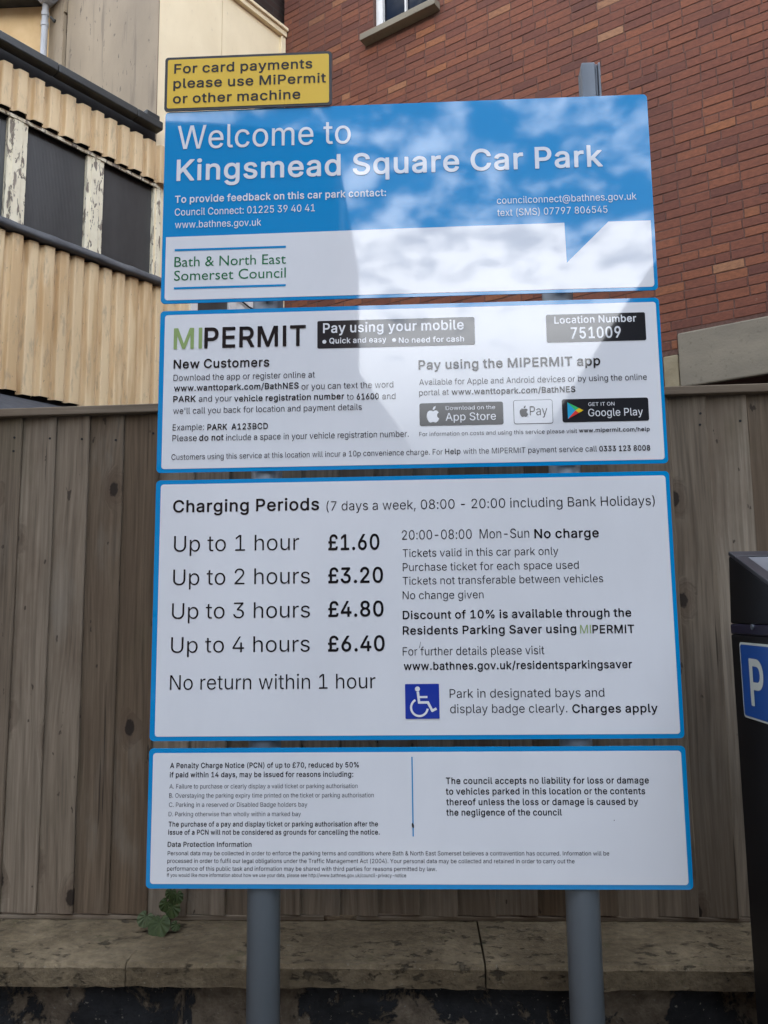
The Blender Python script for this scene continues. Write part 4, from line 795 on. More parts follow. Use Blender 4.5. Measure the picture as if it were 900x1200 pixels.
 3104: (0.439, ((44,-11,52,-14,113,-14,127,-6,128,112,128,231,132,258,142,280,157,297,179,309,206,315,234,312,254,302,269,286,278,264,281,236,283,-6,294,-14,360,-14,366,-11,372,0,372,84,371,169,371,253,366,291,355,324,338,352,316,372,289,388,256,397,217,399,184,393,152,379,129,362,128,436,128,511,118,523,52,523,41,517,38,511,38,0),)),
 3105: (0.196, ((44,-11,52,-14,118,-14,123,-11,128,0,128,379,123,390,118,393,52,394,39,385,39,289,38,192,38,0), (79,429,101,431,118,440,133,456,141,478,138,500,129,517,112,531,90,538,68,536,50,528,34,511,27,489,29,467,41,447,57,434),)),
 3107: (0.41, ((44,-11,52,-14,113,-14,127,-6,128,63,128,132,151,155,285,-11,294,-14,371,-14,382,-10,387,0,382,11,221,214,369,368,373,374,374,385,360,394,278,392,204,316,129,241,129,331,128,421,128,511,118,523,52,523,41,517,38,511,38,0),)),
 3108: (0.218, ((109,-14,140,-17,173,-14,190,-9,195,3,181,63,173,68,135,68,130,80,128,297,128,406,127,514,123,520,113,523,52,523,43,520,38,509,38,289,39,179,39,69,47,36,60,14,80,-3),)),
 3109: (0.639, ((44,-11,52,-14,113,-14,127,-6,128,118,128,242,131,264,141,286,157,302,179,313,201,316,223,312,239,304,251,291,258,275,259,183,259,92,260,0,265,-11,272,-14,338,-14,348,-6,351,264,359,286,374,302,393,312,421,316,443,312,463,302,473,291,479,275,480,181,482,88,483,-6,487,-11,498,-14,558,-14,565,-11,571,0,571,90,571,179,571,269,563,313,547,346,528,368,504,385,476,396,448,400,410,398,377,389,349,373,322,347,316,348,300,369,280,385,239,399,206,400,179,394,151,381,129,364,125,385,118,392,52,394,43,390,38,379,38,0),)),
 3110: (0.439, ((44,-11,52,-14,113,-14,127,-6,128,112,128,231,132,258,142,280,157,297,179,309,206,315,234,312,254,302,269,286,278,264,281,236,283,-6,289,-12,300,-14,360,-14,370,-6,372,242,369,280,360,312,349,335,333,357,314,374,272,393,217,399,168,387,129,362,125,385,118,392,52,394,41,388,38,379,38,0),)),
 3111: (0.444, ((172,-20,210,-23,248,-19,281,-9,314,9,342,34,364,63,382,101,392,140,395,189,392,233,381,277,365,310,342,343,314,367,281,385,243,396,204,399,166,395,127,382,100,366,72,341,50,310,34,277,23,233,20,189,23,140,33,101,48,68,72,35,100,11,133,-8), (188,63,169,68,152,79,126,112,112,162,113,217,125,261,149,295,166,306,182,312,226,314,248,307,265,296,290,261,303,211,302,156,289,112,264,79,232,64),)),
 3112: (0.453, ((44,-154,52,-157,113,-157,127,-149,128,-66,129,18,160,-6,190,-18,228,-23,267,-19,305,-6,333,12,360,40,382,76,397,121,404,165,404,214,397,258,384,297,361,335,334,363,305,382,261,396,206,398,168,387,129,359,125,385,118,392,52,394,39,385,39,174,38,68,38,-143), (195,64,178,71,162,84,138,121,128,170,130,225,144,269,168,299,201,314,239,314,272,299,289,282,299,264,312,214,311,154,297,110,270,77,239,63),)),
 3113: (0.453, ((302,-154,309,-157,375,-157,381,-154,386,-143,386,68,385,174,385,385,375,394,309,393,299,385,298,356,270,379,237,394,193,399,149,393,115,379,83,356,56,324,38,291,25,247,20,203,21,154,30,110,48,66,71,33,102,5,138,-13,182,-22,226,-20,259,-9,292,15,296,5,296,-69,296,-143), (177,65,160,73,144,86,123,121,111,176,115,231,131,275,155,301,188,314,226,313,259,297,274,280,286,258,296,209,294,148,278,104,254,76,221,63,199,61),)),
 3114: (0.288, ((44,-11,52,-14,113,-14,127,-6,128,118,128,242,132,264,146,286,173,305,201,311,245,308,254,313,258,324,258,385,250,397,212,399,184,396,157,386,129,367,124,387,113,394,52,394,39,385,39,289,38,192,38,0),)),
 3115: (0.394, ((143,-20,211,-21,244,-15,272,-4,299,13,317,30,332,52,343,79,346,107,341,140,328,167,310,188,288,203,261,215,151,245,134,254,125,266,124,283,133,299,151,311,178,318,206,317,228,309,244,293,259,266,266,263,327,276,337,283,338,294,330,316,305,355,272,380,233,394,200,399,162,398,105,382,79,366,60,349,45,327,35,299,33,266,37,239,51,211,68,192,90,177,118,164,228,135,244,125,252,112,251,90,239,76,217,65,189,60,156,63,134,71,118,87,107,113,96,121,35,109,24,103,22,90,30,63,41,41,57,22,96,-5),)),
 3116: (0.256, ((136,-16,171,-19,204,-16,220,-11,228,1,214,61,204,68,171,64,153,67,143,77,141,94,140,202,140,309,143,312,204,313,215,318,218,325,218,380,215,388,204,394,143,394,140,397,140,474,132,484,61,485,51,474,50,397,44,394,6,394,-5,388,-8,380,-8,325,0,314,44,313,50,309,50,196,51,83,59,45,71,23,88,5,110,-8),)),
 3117: (0.439, ((149,-17,190,-19,223,-14,250,-4,283,18,285,-6,294,-14,360,-14,370,-6,370,90,372,283,372,379,366,391,294,394,283,385,281,148,278,121,268,99,250,80,228,69,201,65,179,67,157,77,141,93,131,115,128,143,128,264,127,385,118,393,102,394,52,394,39,385,39,301,38,216,38,132,45,82,61,44,83,16,113,-4),)),
 3118: (0.418, ((154,-11,165,-14,226,-14,240,-6,312,184,349,279,385,374,385,385,380,391,369,394,303,394,292,386,198,124,193,118,94,390,83,394,17,394,4,385,4,374),)),
 3119: (0.596, ((129,-11,138,-14,198,-14,212,-6,246,115,281,236,286,238,320,116,355,-6,369,-14,429,-14,440,-10,470,86,528,278,558,374,556,389,545,394,479,394,468,386,396,137,330,385,319,394,253,394,242,390,218,305,195,219,171,134,99,387,88,394,22,394,13,390,9,385,9,374,123,0),)),
 3121: (0.418, ((58,-157,105,-159,143,-150,175,-129,202,-96,218,-63,260,46,342,262,384,371,386,382,380,391,369,394,303,394,294,388,198,125,193,118,161,208,128,298,96,388,83,394,39,394,17,394,6,388,5,371,52,246,100,122,147,-3,131,-47,116,-67,94,-75,61,-71,48,-80,33,-140,39,-150),)),
 3163: (0.454, ((28,-11,36,-14,317,-14,339,-10,361,0,375,11,387,27,398,55,402,93,399,115,388,121,322,119,316,110,315,77,306,71,234,71,163,71,157,72,155,77,163,93,168,115,168,214,240,214,311,214,322,219,326,231,326,280,317,293,240,294,163,296,161,379,167,401,176,418,190,431,207,439,229,444,256,443,278,435,295,421,307,401,317,369,322,364,388,371,400,379,401,390,395,418,378,456,355,485,322,509,295,522,262,529,229,530,190,524,163,515,135,499,112,478,92,451,80,423,72,390,72,297,31,293,22,280,22,231,25,220,36,214,75,214,78,126,76,99,68,82,53,73,31,70,22,60,22,0),)),
}
SPACE = 0.188
PRINT = [
 ('Y', 'lettering', 'ink', 'B', -0.5788, 2.9114, -0.2269, 0.0265, 'For card payments'),
 ('Y', 'lettering', 'ink', 'B', -0.5801, 2.871, -0.1926, 0.0264, 'please use MiPermit'),
 ('Y', 'lettering', 'ink', 'B', -0.5803, 2.8294, -0.257, 0.0262, 'or other machine'),
 ('1', 'heading_lettering', 'wht', 'R', -0.5673, 2.7079, -0.1317, 0.0631, 'Welcome to'),
 ('1', 'heading_lettering', 'wht', 'B', -0.5678, 2.6232, 0.4842, 0.057, 'Kingsmead Square Car Park'),
 ('1', 'contact_lettering', 'wht', 'B', -0.5702, 2.5652, -0.0455, 0.0191, 'To provide feedback on this car park contact:'),
 ('1', 'contact_lettering', 'wht', 'R', -0.5699, 2.5317, -0.2212, 0.0186, 'Council Connect: 01225 39 40 41'),
 ('1', 'contact_lettering', 'wht', 'R', -0.5687, 2.4989, -0.3541, 0.0183, 'www.bathnes.gov.uk'),
 ('1', 'contact_lettering', 'wht', 'R', 0.2245, 2.535, 0.5607, 0.018, 'councilconnect@bathnes.gov.uk'),
 ('1', 'contact_lettering', 'wht', 'R', 0.2244, 2.5035, 0.4897, 0.018, 'text (SMS) 07797 806545'),
 ('2', 'green_lettering', 'lgr', 'B', -0.5651, 2.1889, -0.4954, 0.0526, 'MI'),
 ('2', 'heading_lettering', 'ink', 'B', -0.4902, 2.189, -0.2433, 0.0524, 'PERMIT'),
 ('2', 'reversed_lettering', 'wht', 'B', -0.2016, 2.2193, 0.1362, 0.0249, 'Pay using your mobile'),
 ('2', 'reversed_lettering', 'wht', 'B', -0.1864, 2.1928, -0.0494, 0.014, 'Quick and easy'),
 ('2', 'reversed_lettering', 'wht', 'B', -0.0194, 2.1897, 0.1359, 0.014, 'No need for cash'),
 ('2', 'reversed_lettering', 'wht', 'B', 0.3511, 2.2276, 0.5438, 0.0179, 'Location Number'),
 ('2', 'reversed_lettering', 'wht', 'B', 0.3886, 2.1894, 0.5063, 0.0283, '751009'),
 ('2', 'heading_lettering', 'ink', 'B', -0.564, 2.1399, -0.3312, 0.0227, 'New Customers'),
 ('2', 'body_lettering', 'ink', 'L', -0.5634, 2.11, -0.2215, 0.0152, 'Download the app or register online at'),
 ('2', 'body_lettering', 'ink', 'B', -0.5615, 2.0839, -0.2604, 0.0152, 'www.wanttopark.com/BathNES'),
 ('2', 'body_lettering', 'ink', 'L', -0.2534, 2.0812, -0.0341, 0.0151, 'or you can text the word'),
 ('2', 'body_lettering', 'ink', 'B', -0.5629, 2.0572, -0.5083, 0.0152, 'PARK'),
 ('2', 'body_lettering', 'ink', 'L', -0.5009, 2.0567, -0.4212, 0.0151, 'and your'),
 ('2', 'body_lettering', 'ink', 'B', -0.4155, 2.0551, -0.1514, 0.0151, 'vehicle registration number'),
 ('2', 'body_lettering', 'ink', 'L', -0.1451, 2.0538, -0.129, 0.015, 'to'),
 ('2', 'body_lettering', 'ink', 'B', -0.1217, 2.0532, -0.0689, 0.015, '61600'),
 ('2', 'body_lettering', 'ink', 'L', -0.0608, 2.0529, -0.0294, 0.015, 'and'),
 ('2', 'body_lettering', 'ink', 'L', -0.5623, 2.0282, -0.1097, 0.015, "we'll call you back for location and payment details"),
 ('2', 'body_lettering', 'ink', 'L', -0.5626, 1.988, -0.4872, 0.015, 'Example:'),
 ('2', 'body_lettering', 'ink', 'B', -0.479, 1.9867, -0.3336, 0.015, 'PARK  A123BCD'),
 ('2', 'body_lettering', 'ink', 'L', -0.5628, 1.9616, -0.504, 0.015, 'Please'),
 ('2', 'body_lettering', 'ink', 'B', -0.4983, 1.9614, -0.4396, 0.0149, 'do not'),
 ('2', 'body_lettering', 'ink', 'L', -0.4335, 1.9608, 0.0005, 0.0149, 'include a space in your vehicle registration number.'),
 ('2', 'body_lettering', 'ink', 'L', -0.5639, 1.9166, 0.0792, 0.0133, 'Customers using this service at this location will incur a 10p convenience charge. For'),
 ('2', 'body_lettering', 'ink', 'B', 0.0852, 1.9169, 0.1211, 0.0132, 'Help'),
 ('2', 'body_lettering', 'ink', 'L', 0.1276, 1.9167, 0.4374, 0.0132, 'with the MIPERMIT payment service call'),
 ('2', 'body_lettering', 'ink', 'B', 0.4431, 1.9163, 0.5597, 0.0131, '0333 123 8008'),
 ('2', 'heading_lettering', 'ink', 'B', 0.0266, 2.1232, 0.4547, 0.023, 'Pay using the MIPERMIT app'),
 ('2', 'body_lettering', 'ink', 'L', 0.0274, 2.0851, 0.561, 0.0145, 'Available for Apple and Android devices or by using the online'),
 ('2', 'body_lettering', 'ink', 'L', 0.0269, 2.0597, 0.0969, 0.0145, 'portal at'),
 ('2', 'body_lettering', 'ink', 'B', 0.1036, 2.0595, 0.3939, 0.0145, 'www.wanttopark.com/BathNES'),
 ('2', 'body_lettering', 'ink', 'L', 0.0252, 1.9614, 0.3935, 0.0098, 'For information on costs and using this service please visit'),
 ('2', 'body_lettering', 'ink', 'B', 0.3977, 1.9623, 0.5612, 0.0098, 'www.mipermit.com/help'),
 ('A', 'lettering', 'wht', 'R', 0.0887, 2.0228, 0.2048, 0.0095, 'Download on the'),
 ('A', 'lettering', 'wht', 'R', 0.0881, 1.9969, 0.2062, 0.0189, 'App Store'),
 ('P', 'lettering', 'ink', 'L', 0.2856, 2.0059, 0.3262, 0.0216, 'Pay'),
 ('G', 'lettering', 'wht', 'R', 0.4222, 2.025, 0.4828, 0.0086, 'GET IT ON'),
 ('G', 'lettering', 'wht', 'R', 0.4211, 2.0001, 0.5474, 0.018, 'Google Play'),
 ('3', 'heading_lettering', 'ink', 'B', -0.5575, 1.79, -0.2116, 0.0296, 'Charging Periods'),
 ('3', 'heading_lettering', 'ink', 'L', -0.1944, 1.7885, 0.5635, 0.022, '(7 days a week, 08:00 - 20:00 including Bank Holidays)'),
 ('3', 'tariff_lettering', 'ink', 'L', -0.5534, 1.6977, -0.2586, 0.037, 'Up to 1 hour'),
 ('3', 'price_lettering', 'ink', 'B', -0.1905, 1.6953, -0.0713, 0.0372, '£1.60'),
 ('3', 'tariff_lettering', 'ink', 'L', -0.5536, 1.6196, -0.2332, 0.0366, 'Up to 2 hours'),
 ('3', 'price_lettering', 'ink', 'B', -0.1907, 1.6189, -0.0638, 0.0368, '£3.20'),
 ('3', 'tariff_lettering', 'ink', 'L', -0.5546, 1.5418, -0.2332, 0.0362, 'Up to 3 hours'),
 ('3', 'price_lettering', 'ink', 'B', -0.1909, 1.5419, -0.0634, 0.0364, '£4.80'),
 ('3', 'tariff_lettering', 'ink', 'L', -0.5549, 1.4644, -0.2336, 0.0358, 'Up to 4 hours'),
 ('3', 'price_lettering', 'ink', 'B', -0.1917, 1.4635, -0.0618, 0.036, '£6.40'),
 ('3', 'tariff_lettering', 'ink', 'L', -0.5555, 1.3809, -0.084, 0.033, 'No return within 1 hour'),
 ('3', 'body_lettering', 'ink', 'L', -0.0191, 1.7177, 0.2742, 0.0218, '20:00-08:00  Mon-Sun'),
 ('3', 'body_lettering', 'ink', 'B', 0.2859, 1.716, 0.4328, 0.0217, 'No charge'),
 ('3', 'body_lettering', 'ink', 'L', -0.0177, 1.6775, 0.3389, 0.0181, 'Tickets valid in this car park only'),
 ('3', 'body_lettering', 'ink', 'L', -0.0182, 1.6451, 0.384, 0.018, 'Purchase ticket for each space used'),
 ('3', 'body_lettering', 'ink', 'L', -0.0187, 1.6137, 0.4377, 0.0179, 'Tickets not transferable between vehicles'),
 ('3', 'body_lettering', 'ink', 'L', -0.0192, 1.5806, 0.1656, 0.0179, 'No change given'),
 ('3', 'body_lettering', 'ink', 'B', -0.0199, 1.535, 0.497, 0.0192, 'Discount of 10% is available through the'),
 ('3', 'body_lettering', 'ink', 'B', -0.0204, 1.5, 0.3724, 0.0192, 'Residents Parking Saver using'),
 ('3', 'green_lettering', 'lgr', 'R', 0.3808, 1.4987, 0.4051, 0.0191, 'MI'),
 ('3', 'body_lettering', 'ink', 'B', 0.4083, 1.4983, 0.502, 0.0191, 'PERMIT'),
 ('3', 'body_lettering', 'ink', 'L', -0.0211, 1.4533, 0.2986, 0.0187, 'For further details please visit'),
 ('3', 'body_lettering', 'ink', 'B', -0.0192, 1.4205, 0.493, 0.0182, 'www.bathnes.gov.uk/residentsparkingsaver'),
 ('3', 'body_lettering', 'ink', 'L', 0.0833, 1.3584, 0.4284, 0.0193, 'Park in designated bays and'),
 ('3', 'body_lettering', 'ink', 'L', 0.0837, 1.3247, 0.3449, 0.0192, 'display badge clearly.'),
 ('3', 'body_lettering', 'ink', 'B', 0.3559, 1.3233, 0.5443, 0.0191, 'Charges apply'),
 ('4', 'penalty_lettering', 'ink', 'B', -0.5509, 1.2075, -0.1231, 0.0117, 'A Penalty Charge Notice (PCN) of up to £70, reduced by 50%'),
 ('4', 'penalty_lettering', 'ink', 'B', -0.551, 1.1873, -0.1357, 0.0117, 'if paid within 14 days, may be issued for reasons including:'),
 ('4', 'penalty_lettering', 'ink', 'L', -0.5512, 1.163, -0.1263, 0.0096, 'A. Failure to purchase or clearly display a valid ticket or parking authorisation'),
 ('4', 'penalty_lettering', 'ink', 'L', -0.5515, 1.1431, -0.0903, 0.0096, 'B. Overstaying the parking expiry time printed on the ticket or parking authorisation'),
 ('4', 'penalty_lettering', 'ink', 'L', -0.5514, 1.1232, -0.2392, 0.0096, 'C. Parking in a reserved or Disabled Badge holders bay'),
 ('4', 'penalty_lettering', 'ink', 'L', -0.5519, 1.1031, -0.2534, 0.0095, 'D. Parking otherwise than wholly within a marked bay'),
 ('4', 'penalty_lettering', 'ink', 'B', -0.5514, 1.0807, -0.0815, 0.0109, 'The purchase of a pay and display ticket or parking authorisation after the'),
 ('4', 'penalty_lettering', 'ink', 'B', -0.552, 1.0633, -0.0779, 0.0109, 'issue of a PCN will not be considered as grounds for cancelling the notice.'),
 ('4', 'data_lettering', 'ink', 'B', -0.5525, 1.0374, -0.3637, 0.0109, 'Data Protection Information'),
 ('4', 'data_lettering', 'ink', 'R', -0.5521, 1.0195, 0.4228, 0.009, 'Personal data may be collected in order to enforce the parking terms and conditions where Bath & North East Somerset believes a contravention has occurred. Information will be'),
 ('4', 'data_lettering', 'ink', 'R', -0.5525, 1.0032, 0.3472, 0.009, 'processed in order to fulfil our legal obligations under the Traffic Management Act (2004). Your personal data may be collected and retained in order to carry out the'),
 ('4', 'data_lettering', 'ink', 'R', -0.5526, 0.9867, 0.046, 0.009, 'performance of this public task and information may be shared with third parties for reasons permitted by law.'),
 ('4', 'data_lettering', 'ink', 'R', -0.5523, 0.9737, -0.0207, 0.0077, 'If you would like more information about how we use your data, please see http://www.bathnes.gov.uk/council-privacy-notice'),
 ('4', 'liability_lettering', 'ink', 'B', 0.0705, 1.1709, 0.5164, 0.0142, 'The council accepts no liability for loss or damage'),
 ('4', 'liability_lettering', 'ink', 'B', 0.07, 1.1482, 0.5074, 0.0142, 'to vehicles parked in this location or the contents'),
 ('4', 'liability_lettering', 'ink', 'B', 0.0705, 1.1256, 0.4908, 0.0141, 'thereof unless the loss or damage is caused by'),
 ('4', 'liability_lettering', 'ink', 'B', 0.07, 1.1034, 0.3239, 0.0141, 'the negligence of the council'),
]
# ------------------------------------------------------------------ lettering
glyph_cache = {}
WEIGHT = {'L': 1000, 'R': 2000, 'B': 3000}


def glyph(key):
    if key in glyph_cache:
        return glyph_cache[key]
    adv, raw = GLYPH[WEIGHT[key[0]] + ord(key[1])]
    loops = [[(p[k] / 1000, p[k + 1] / 1000) for k in range(0, len(p), 2)] for p in raw]
    cu = bpy.data.curves.new('glyph', 'CURVE')
    cu.dimensions = '2D'
    cu.fill_mode = 'BOTH'
    for pts in loops:
        sp = cu.splines.new('POLY')
        sp.points.add(len(pts) - 1)
        for p, q in zip(sp.points, pts):
            p.co = (q[0], q[1], 0, 1)
        sp.use_cyclic_u = True
    o = bpy.data.objects.new('glyph', cu)
    me = o.to_mesh()
    vs = [tuple(v.co) for v in me.vertices]
    fs = []
    for p in me.polygons:
        fs.append(list(p.vertices) if p.normal.z > 0 else list(reversed(p.vertices)))
    o.to_mesh_clear()
    bpy.data.objects.remove(o)
    bpy.data.curves.remove(cu)
    glyph_cache[key] = (adv, vs, fs)
    return glyph_cache[key]


CAPS = 0.5087


def set_line(mb, w, x0, z, x1, cap, text, y):
    extra = {'L': -0.0025, 'R': 0.002, 'B': 0.0145}[w]
    sy = cap / (CAPS + 2 * extra)
    pen, lo, hi, items = 0.0, None, None, []
    for ch in text:
        if ch == ' ':
            pen += SPACE
            continue
        adv, vs, fs = glyph(w + ch)
        items.append((pen, vs, fs))
        a = min(v[0] for v in vs) + pen
        c = max(v[0] for v in vs) + pen
        lo = a if lo is None else min(lo, a)
        hi = c if hi is None else max(hi, c)
        pen += adv
    sx = (x1 - x0) / (hi - lo)
    for pen, vs, fs in items:
        i = len(mb.v)
        for v in vs:
            mb.vert((x0 + (v[0] + pen - lo) * sx, y, z + (v[1] + extra) * sy))
        for f in fs:
            mb.f.append([i + k for k in f])


def lettering(panel, parent, y, dx=0.0, dz=0.0):
    for p, g, m, w, x0, z, x1, cap, s in PRINT:
        if p == panel:
            mb = MB()
            set_line(mb, w, x0 - dx, z - dz, x1 - dx, cap, s, y)
            mb.build(g, MT['nink'] if panel == 'Y' else MT[m], parent)


def plain_text(text, x0, x1, z, cap, y):
    """Blender's own built-in face, humanist, for the council name"""
    cu = bpy.data.curves.new('line', 'FONT')
    cu.body = text
    cu.size = 1
    cu.resolution_u = 3
    o = bpy.data.objects.new('line', cu)
    me = o.to_mesh()
    vs = [tuple(v.co) for v in me.vertices]
    fs = [list(p.vertices) if p.normal.z > 0 else list(reversed(p.vertices)) for p in me.polygons]
    o.to_mesh_clear()
    bpy.data.objects.remove(o)
    bpy.data.curves.remove(cu)
    lo, hi = min(v[0] for v in vs), max(v[0] for v in vs)
    top = 0.0
    for v in vs:
        top = max(top, v[1])
    sx = (x1 - x0) / (hi - lo)
    sy = cap / 0.69
    return [(x0 + (v[0] - lo) * sx, y, z + v[1] * sy) for v in vs], fs


# ------------------------------------------------------------------ ground
g = MB()
g.quadpts([(-150, -150, 0), (150, -150, 0), (150, 150, 0), (-150, 150, 0)])
ground = g.build('car_park_ground', MT['asphalt'])
ground['kind'] = 'structure'
ground['label'] = 'dark asphalt surface of the car park'

# ------------------------------------------------------------------ brick building
bb = thing('brick_building', 'tall red brick building with a stone sill and grey concrete lintel, behind the sign', 'building', (-1.361, 6.150, 0), -31)
WIN = (1.20, 1.90, 7.42, 9.30)
SILL = (1.10, 1.97, 7.335, 7.42)
LINT = (3.98, 6.30, 3.22, 3.655)
PAD = (3.86, 3.98, 2.70, 3.495)
OPEN = (4.03, 6.20, 1.20, 3.22)
holes = [WIN, SILL, LINT, PAD, OPEN]
BW, BH, BTOP = 9.2, 0.0752, 12.0
mb = MB()
rb = random.Random(3)
row = 0
z = 0.0
while z < BTOP:
    x = -0.225 + (0.1125 if row % 2 else 0.0) + rb.uniform(-0.012, 0.012)
    while x < BW:
        L = 0.215 if rb.random() > 0.07 else 0.1025
        x0, x1, z0, z1 = x + 0.0045, x + L + 0.0055, z + 0.0042, z + BH - 0.0042
        x += L + 0.010
        xa, xb = max(x0, 0.0), min(x1, BW)
        segs = [(xa, xb)]
        for h in holes:
            if z1 > h[2] + 0.008 and z0 < h[3] - 0.008:
                ns = []
                for a, b in segs:
                    if b <= h[0] or a >= h[1]:
                        ns.append((a, b))
                    else:
                        if a < h[0] - 0.02:
                            ns.append((a, h[0] - 0.004))
                        if b > h[1] + 0.02:
                            ns.append((h[1] + 0.004, b))
                segs = ns
        for a, b in segs:
            if b - a < 0.015:
                continue
            zt0, zt1 = z0, z1
            for h in holes:      # trim the course to the opening's edge
                if b > h[0] and a < h[1]:
                    if zt0 < h[3] < zt1:
                        zt0 = h[3] + 0.003
                    if zt0 < h[2] < zt1:
                        zt1 = h[2] - 0.003
            if zt1 - zt0 < 0.012:
                continue
            mb.tone = min(1.0, max(0.0, rb.betavariate(2.2, 2.6)))
            if rb.random() < 0.05:
                mb.tone = rb.uniform(0.9, 1.0)
            yy = -0.001 + rb.uniform(-0.002, 0.002)
            e = 0.0025
            j = [rb.uniform(-0.0015, 0.0015) for _ in range(8)]
            i = len(mb.v)
            for q, (px, pz) in enumerate(((a, zt0), (b, zt0), (b, zt1), (a, zt1))):
                mb.vert((px, 0.012, pz))
            for q, (px, pz) in enumerate(((a, zt0), (b, zt0), (b, zt1), (a, zt1))):
                mb.vert((px + j[q] * 0.6, yy + e, pz + j[q + 4] * 0.6))
            for q, (px, pz) in enumerate(((a + e, zt0 + e), (b - e, zt0 + e), (b - e, zt1 - e), (a + e, zt1 - e))):
                mb.vert((px + j[q], yy, pz + j[q + 4]))
            mb.f.append([i + 8, i + 9, i + 10, i + 11])
            for q in range(4):
                r = (q + 1) % 4
                mb.f.append([i + q, i + r, i + 4 + r, i + 4 + q])
                mb.f.append([i + 4 + q, i + 4 + r, i + 8 + r, i + 8 + q])
    z += BH
    row += 1
mb.build('wall', MT['brick'], bb)
mb = MB()
for xa, xb, za, zb in cells(0.0, BW, 0.0, BTOP, holes):
    mb.quadpts([(xa, 0.003, za), (xb, 0.003, za), (xb, 0.003, zb), (xa, 0.003, zb)])
for h in (WIN, OPEN):
    mb.quadpts([(h[0], 0.003, h[2]), (h[0], 0.003, h[3]), (h[0], 0.24, h[3]), (h[0], 0.24, h[2])])
    mb.quadpts([(h[1], 0.003, h[2]), (h[1], 0.24, h[2]), (h[1], 0.24, h[3]), (h[1], 0.003, h[3])])
    mb.quadpts([(h[0], 0.003, h[3]), (h[1], 0.003, h[3]), (h[1], 0.24, h[3]), (h[0], 0.24, h[3])])
    mb.quadpts([(h[0], 0.003, h[2]), (h[0], 0.24, h[2]), (h[1], 0.24, h[2]), (h[1], 0.003, h[2])])
mb.build('mortar_bed', MT['mortar'], bb)
mb = MB()
mb.box(0.0, BW, 0.245, 7.0, 0.0, BTOP - 0.02)
mb.build('side_and_back_walls', MT['fbrick'], bb)
mb = MB()
mb.box(-0.1, BW + 0.15, -0.12, 7.1, BTOP, BTOP + 0.22)
mb.build('roof', MT['lead'], bb, 0.01)
mb = MB()
mb.prism_x([(-0.105, 7.338), (0.2, 7.338), (0.2, 7.418), (-0.02, 7.418), (-0.105, 7.408)], 1.095, 1.975)
mb.build('sill', MT['conc'], bb, 0.006, label='grey stone sill under the white framed upper window')
mb = MB()
mb.box(3.983, 6.297, -0.022, 0.235, 3.222, 3.652)
mb.build('lintel', MT['conc'], bb, 0.012, label='long grey concrete lintel over the dark opening')
mb = MB()
mb.box(3.864, 3.977, -0.006, 0.235, 2.704, 3.492)
mb.build('stone_pad', MT['buff'], bb, 0.008)
wn_o = MB()
wn_o.box(1.203, 1.283, 0.045, 0.12, 7.42, 9.3)
wn_o.box(1.817, 1.897, 0.045, 0.12, 7.42, 9.3)
wn_o.box(1.283, 1.817, 0.047, 0.118, 7.422, 7.475)
wn_o.box(1.283, 1.817, 0.047, 0.118, 9.22, 9.298)
wn_o.box(1.283, 1.817, 0.05, 0.115, 8.33, 8.38)
wn_o.box(1.540, 1.560, 0.055, 0.11, 7.475, 8.33)
wn_o.box(1.540, 1.560, 0.055, 0.11, 8.38, 9.22)
wf = wn_o.build('window', MT['frame'], bb, 0.004, label='white framed sash window high in the brick wall')
MB().box(1.283, 1.817, 0.09, 0.098, 7.475, 9.22).build('window_pane', MT['glass'], wf)
wo_ = MB().box(4.034, 6.196, 0.20, 0.232, 1.204, 3.216).build('window_opening', MT['dark'], bb)
MB().box(4.034, 4.10, 0.14, 0.198, 1.204, 3.216).build('frame_post', MT['gutter'], wo_)

# ------------------------------------------------------------------ corrugated shed (shares its frame with the cream house)
LOC, RZ = (-2.316, 4.836, 0), 54
sh = thing('corrugated_shed', 'long shed clad in stained cream corrugated sheets with a band of dark windows', 'shed', LOC, RZ)
PITCH = 0.131


def corrugated(x0, x1, z0, z1, yb, seams, rnd):
    mb = MB()
    prof = []
    x = x0
    k = 0
    shape = ((0.0, 0.0), (0.13, -0.001), (0.19, -0.008), (0.29, -0.036), (0.35, -0.042), (0.60, -0.0445), (0.83, -0.0445), (0.885, -0.042), (0.92, -0.032), (0.955, -0.008), (0.98, -0.001))
    while x < x1:
        p = PITCH * rnd.uniform(0.93, 1.07)
        lift = rnd.uniform(-0.003, 0.003)
        dz0, dz1 = rnd.uniform(-0.008, 0.008), rnd.uniform(-0.006, 0.006)
        if k in seams:
            prof.append((x - 0.001, yb + 0.006, dz0, dz1))
            lift -= 0.006
        for t, d in shape:
            prof.append((x + p * t, yb + d + lift, dz0, dz1))
        x += p
        k += 1
    rings = []
    for px, py, a, b in prof:
        rings.append([mb.vert((px, py, z0 + a)), mb.vert((px, py - 0.002, (z0 + z1) / 2)), mb.vert((px, py, z1 + b)),
                      mb.vert((px, py + 0.007, z1 + b)), mb.vert((px, py + 0.007, z0 + a))])
    for A, B in zip(rings, rings[1:]):
        for q in range(5):
            r = (q + 1) % 5
            mb.f.append([A[q], B[q], B[r], A[r]])
    return mb


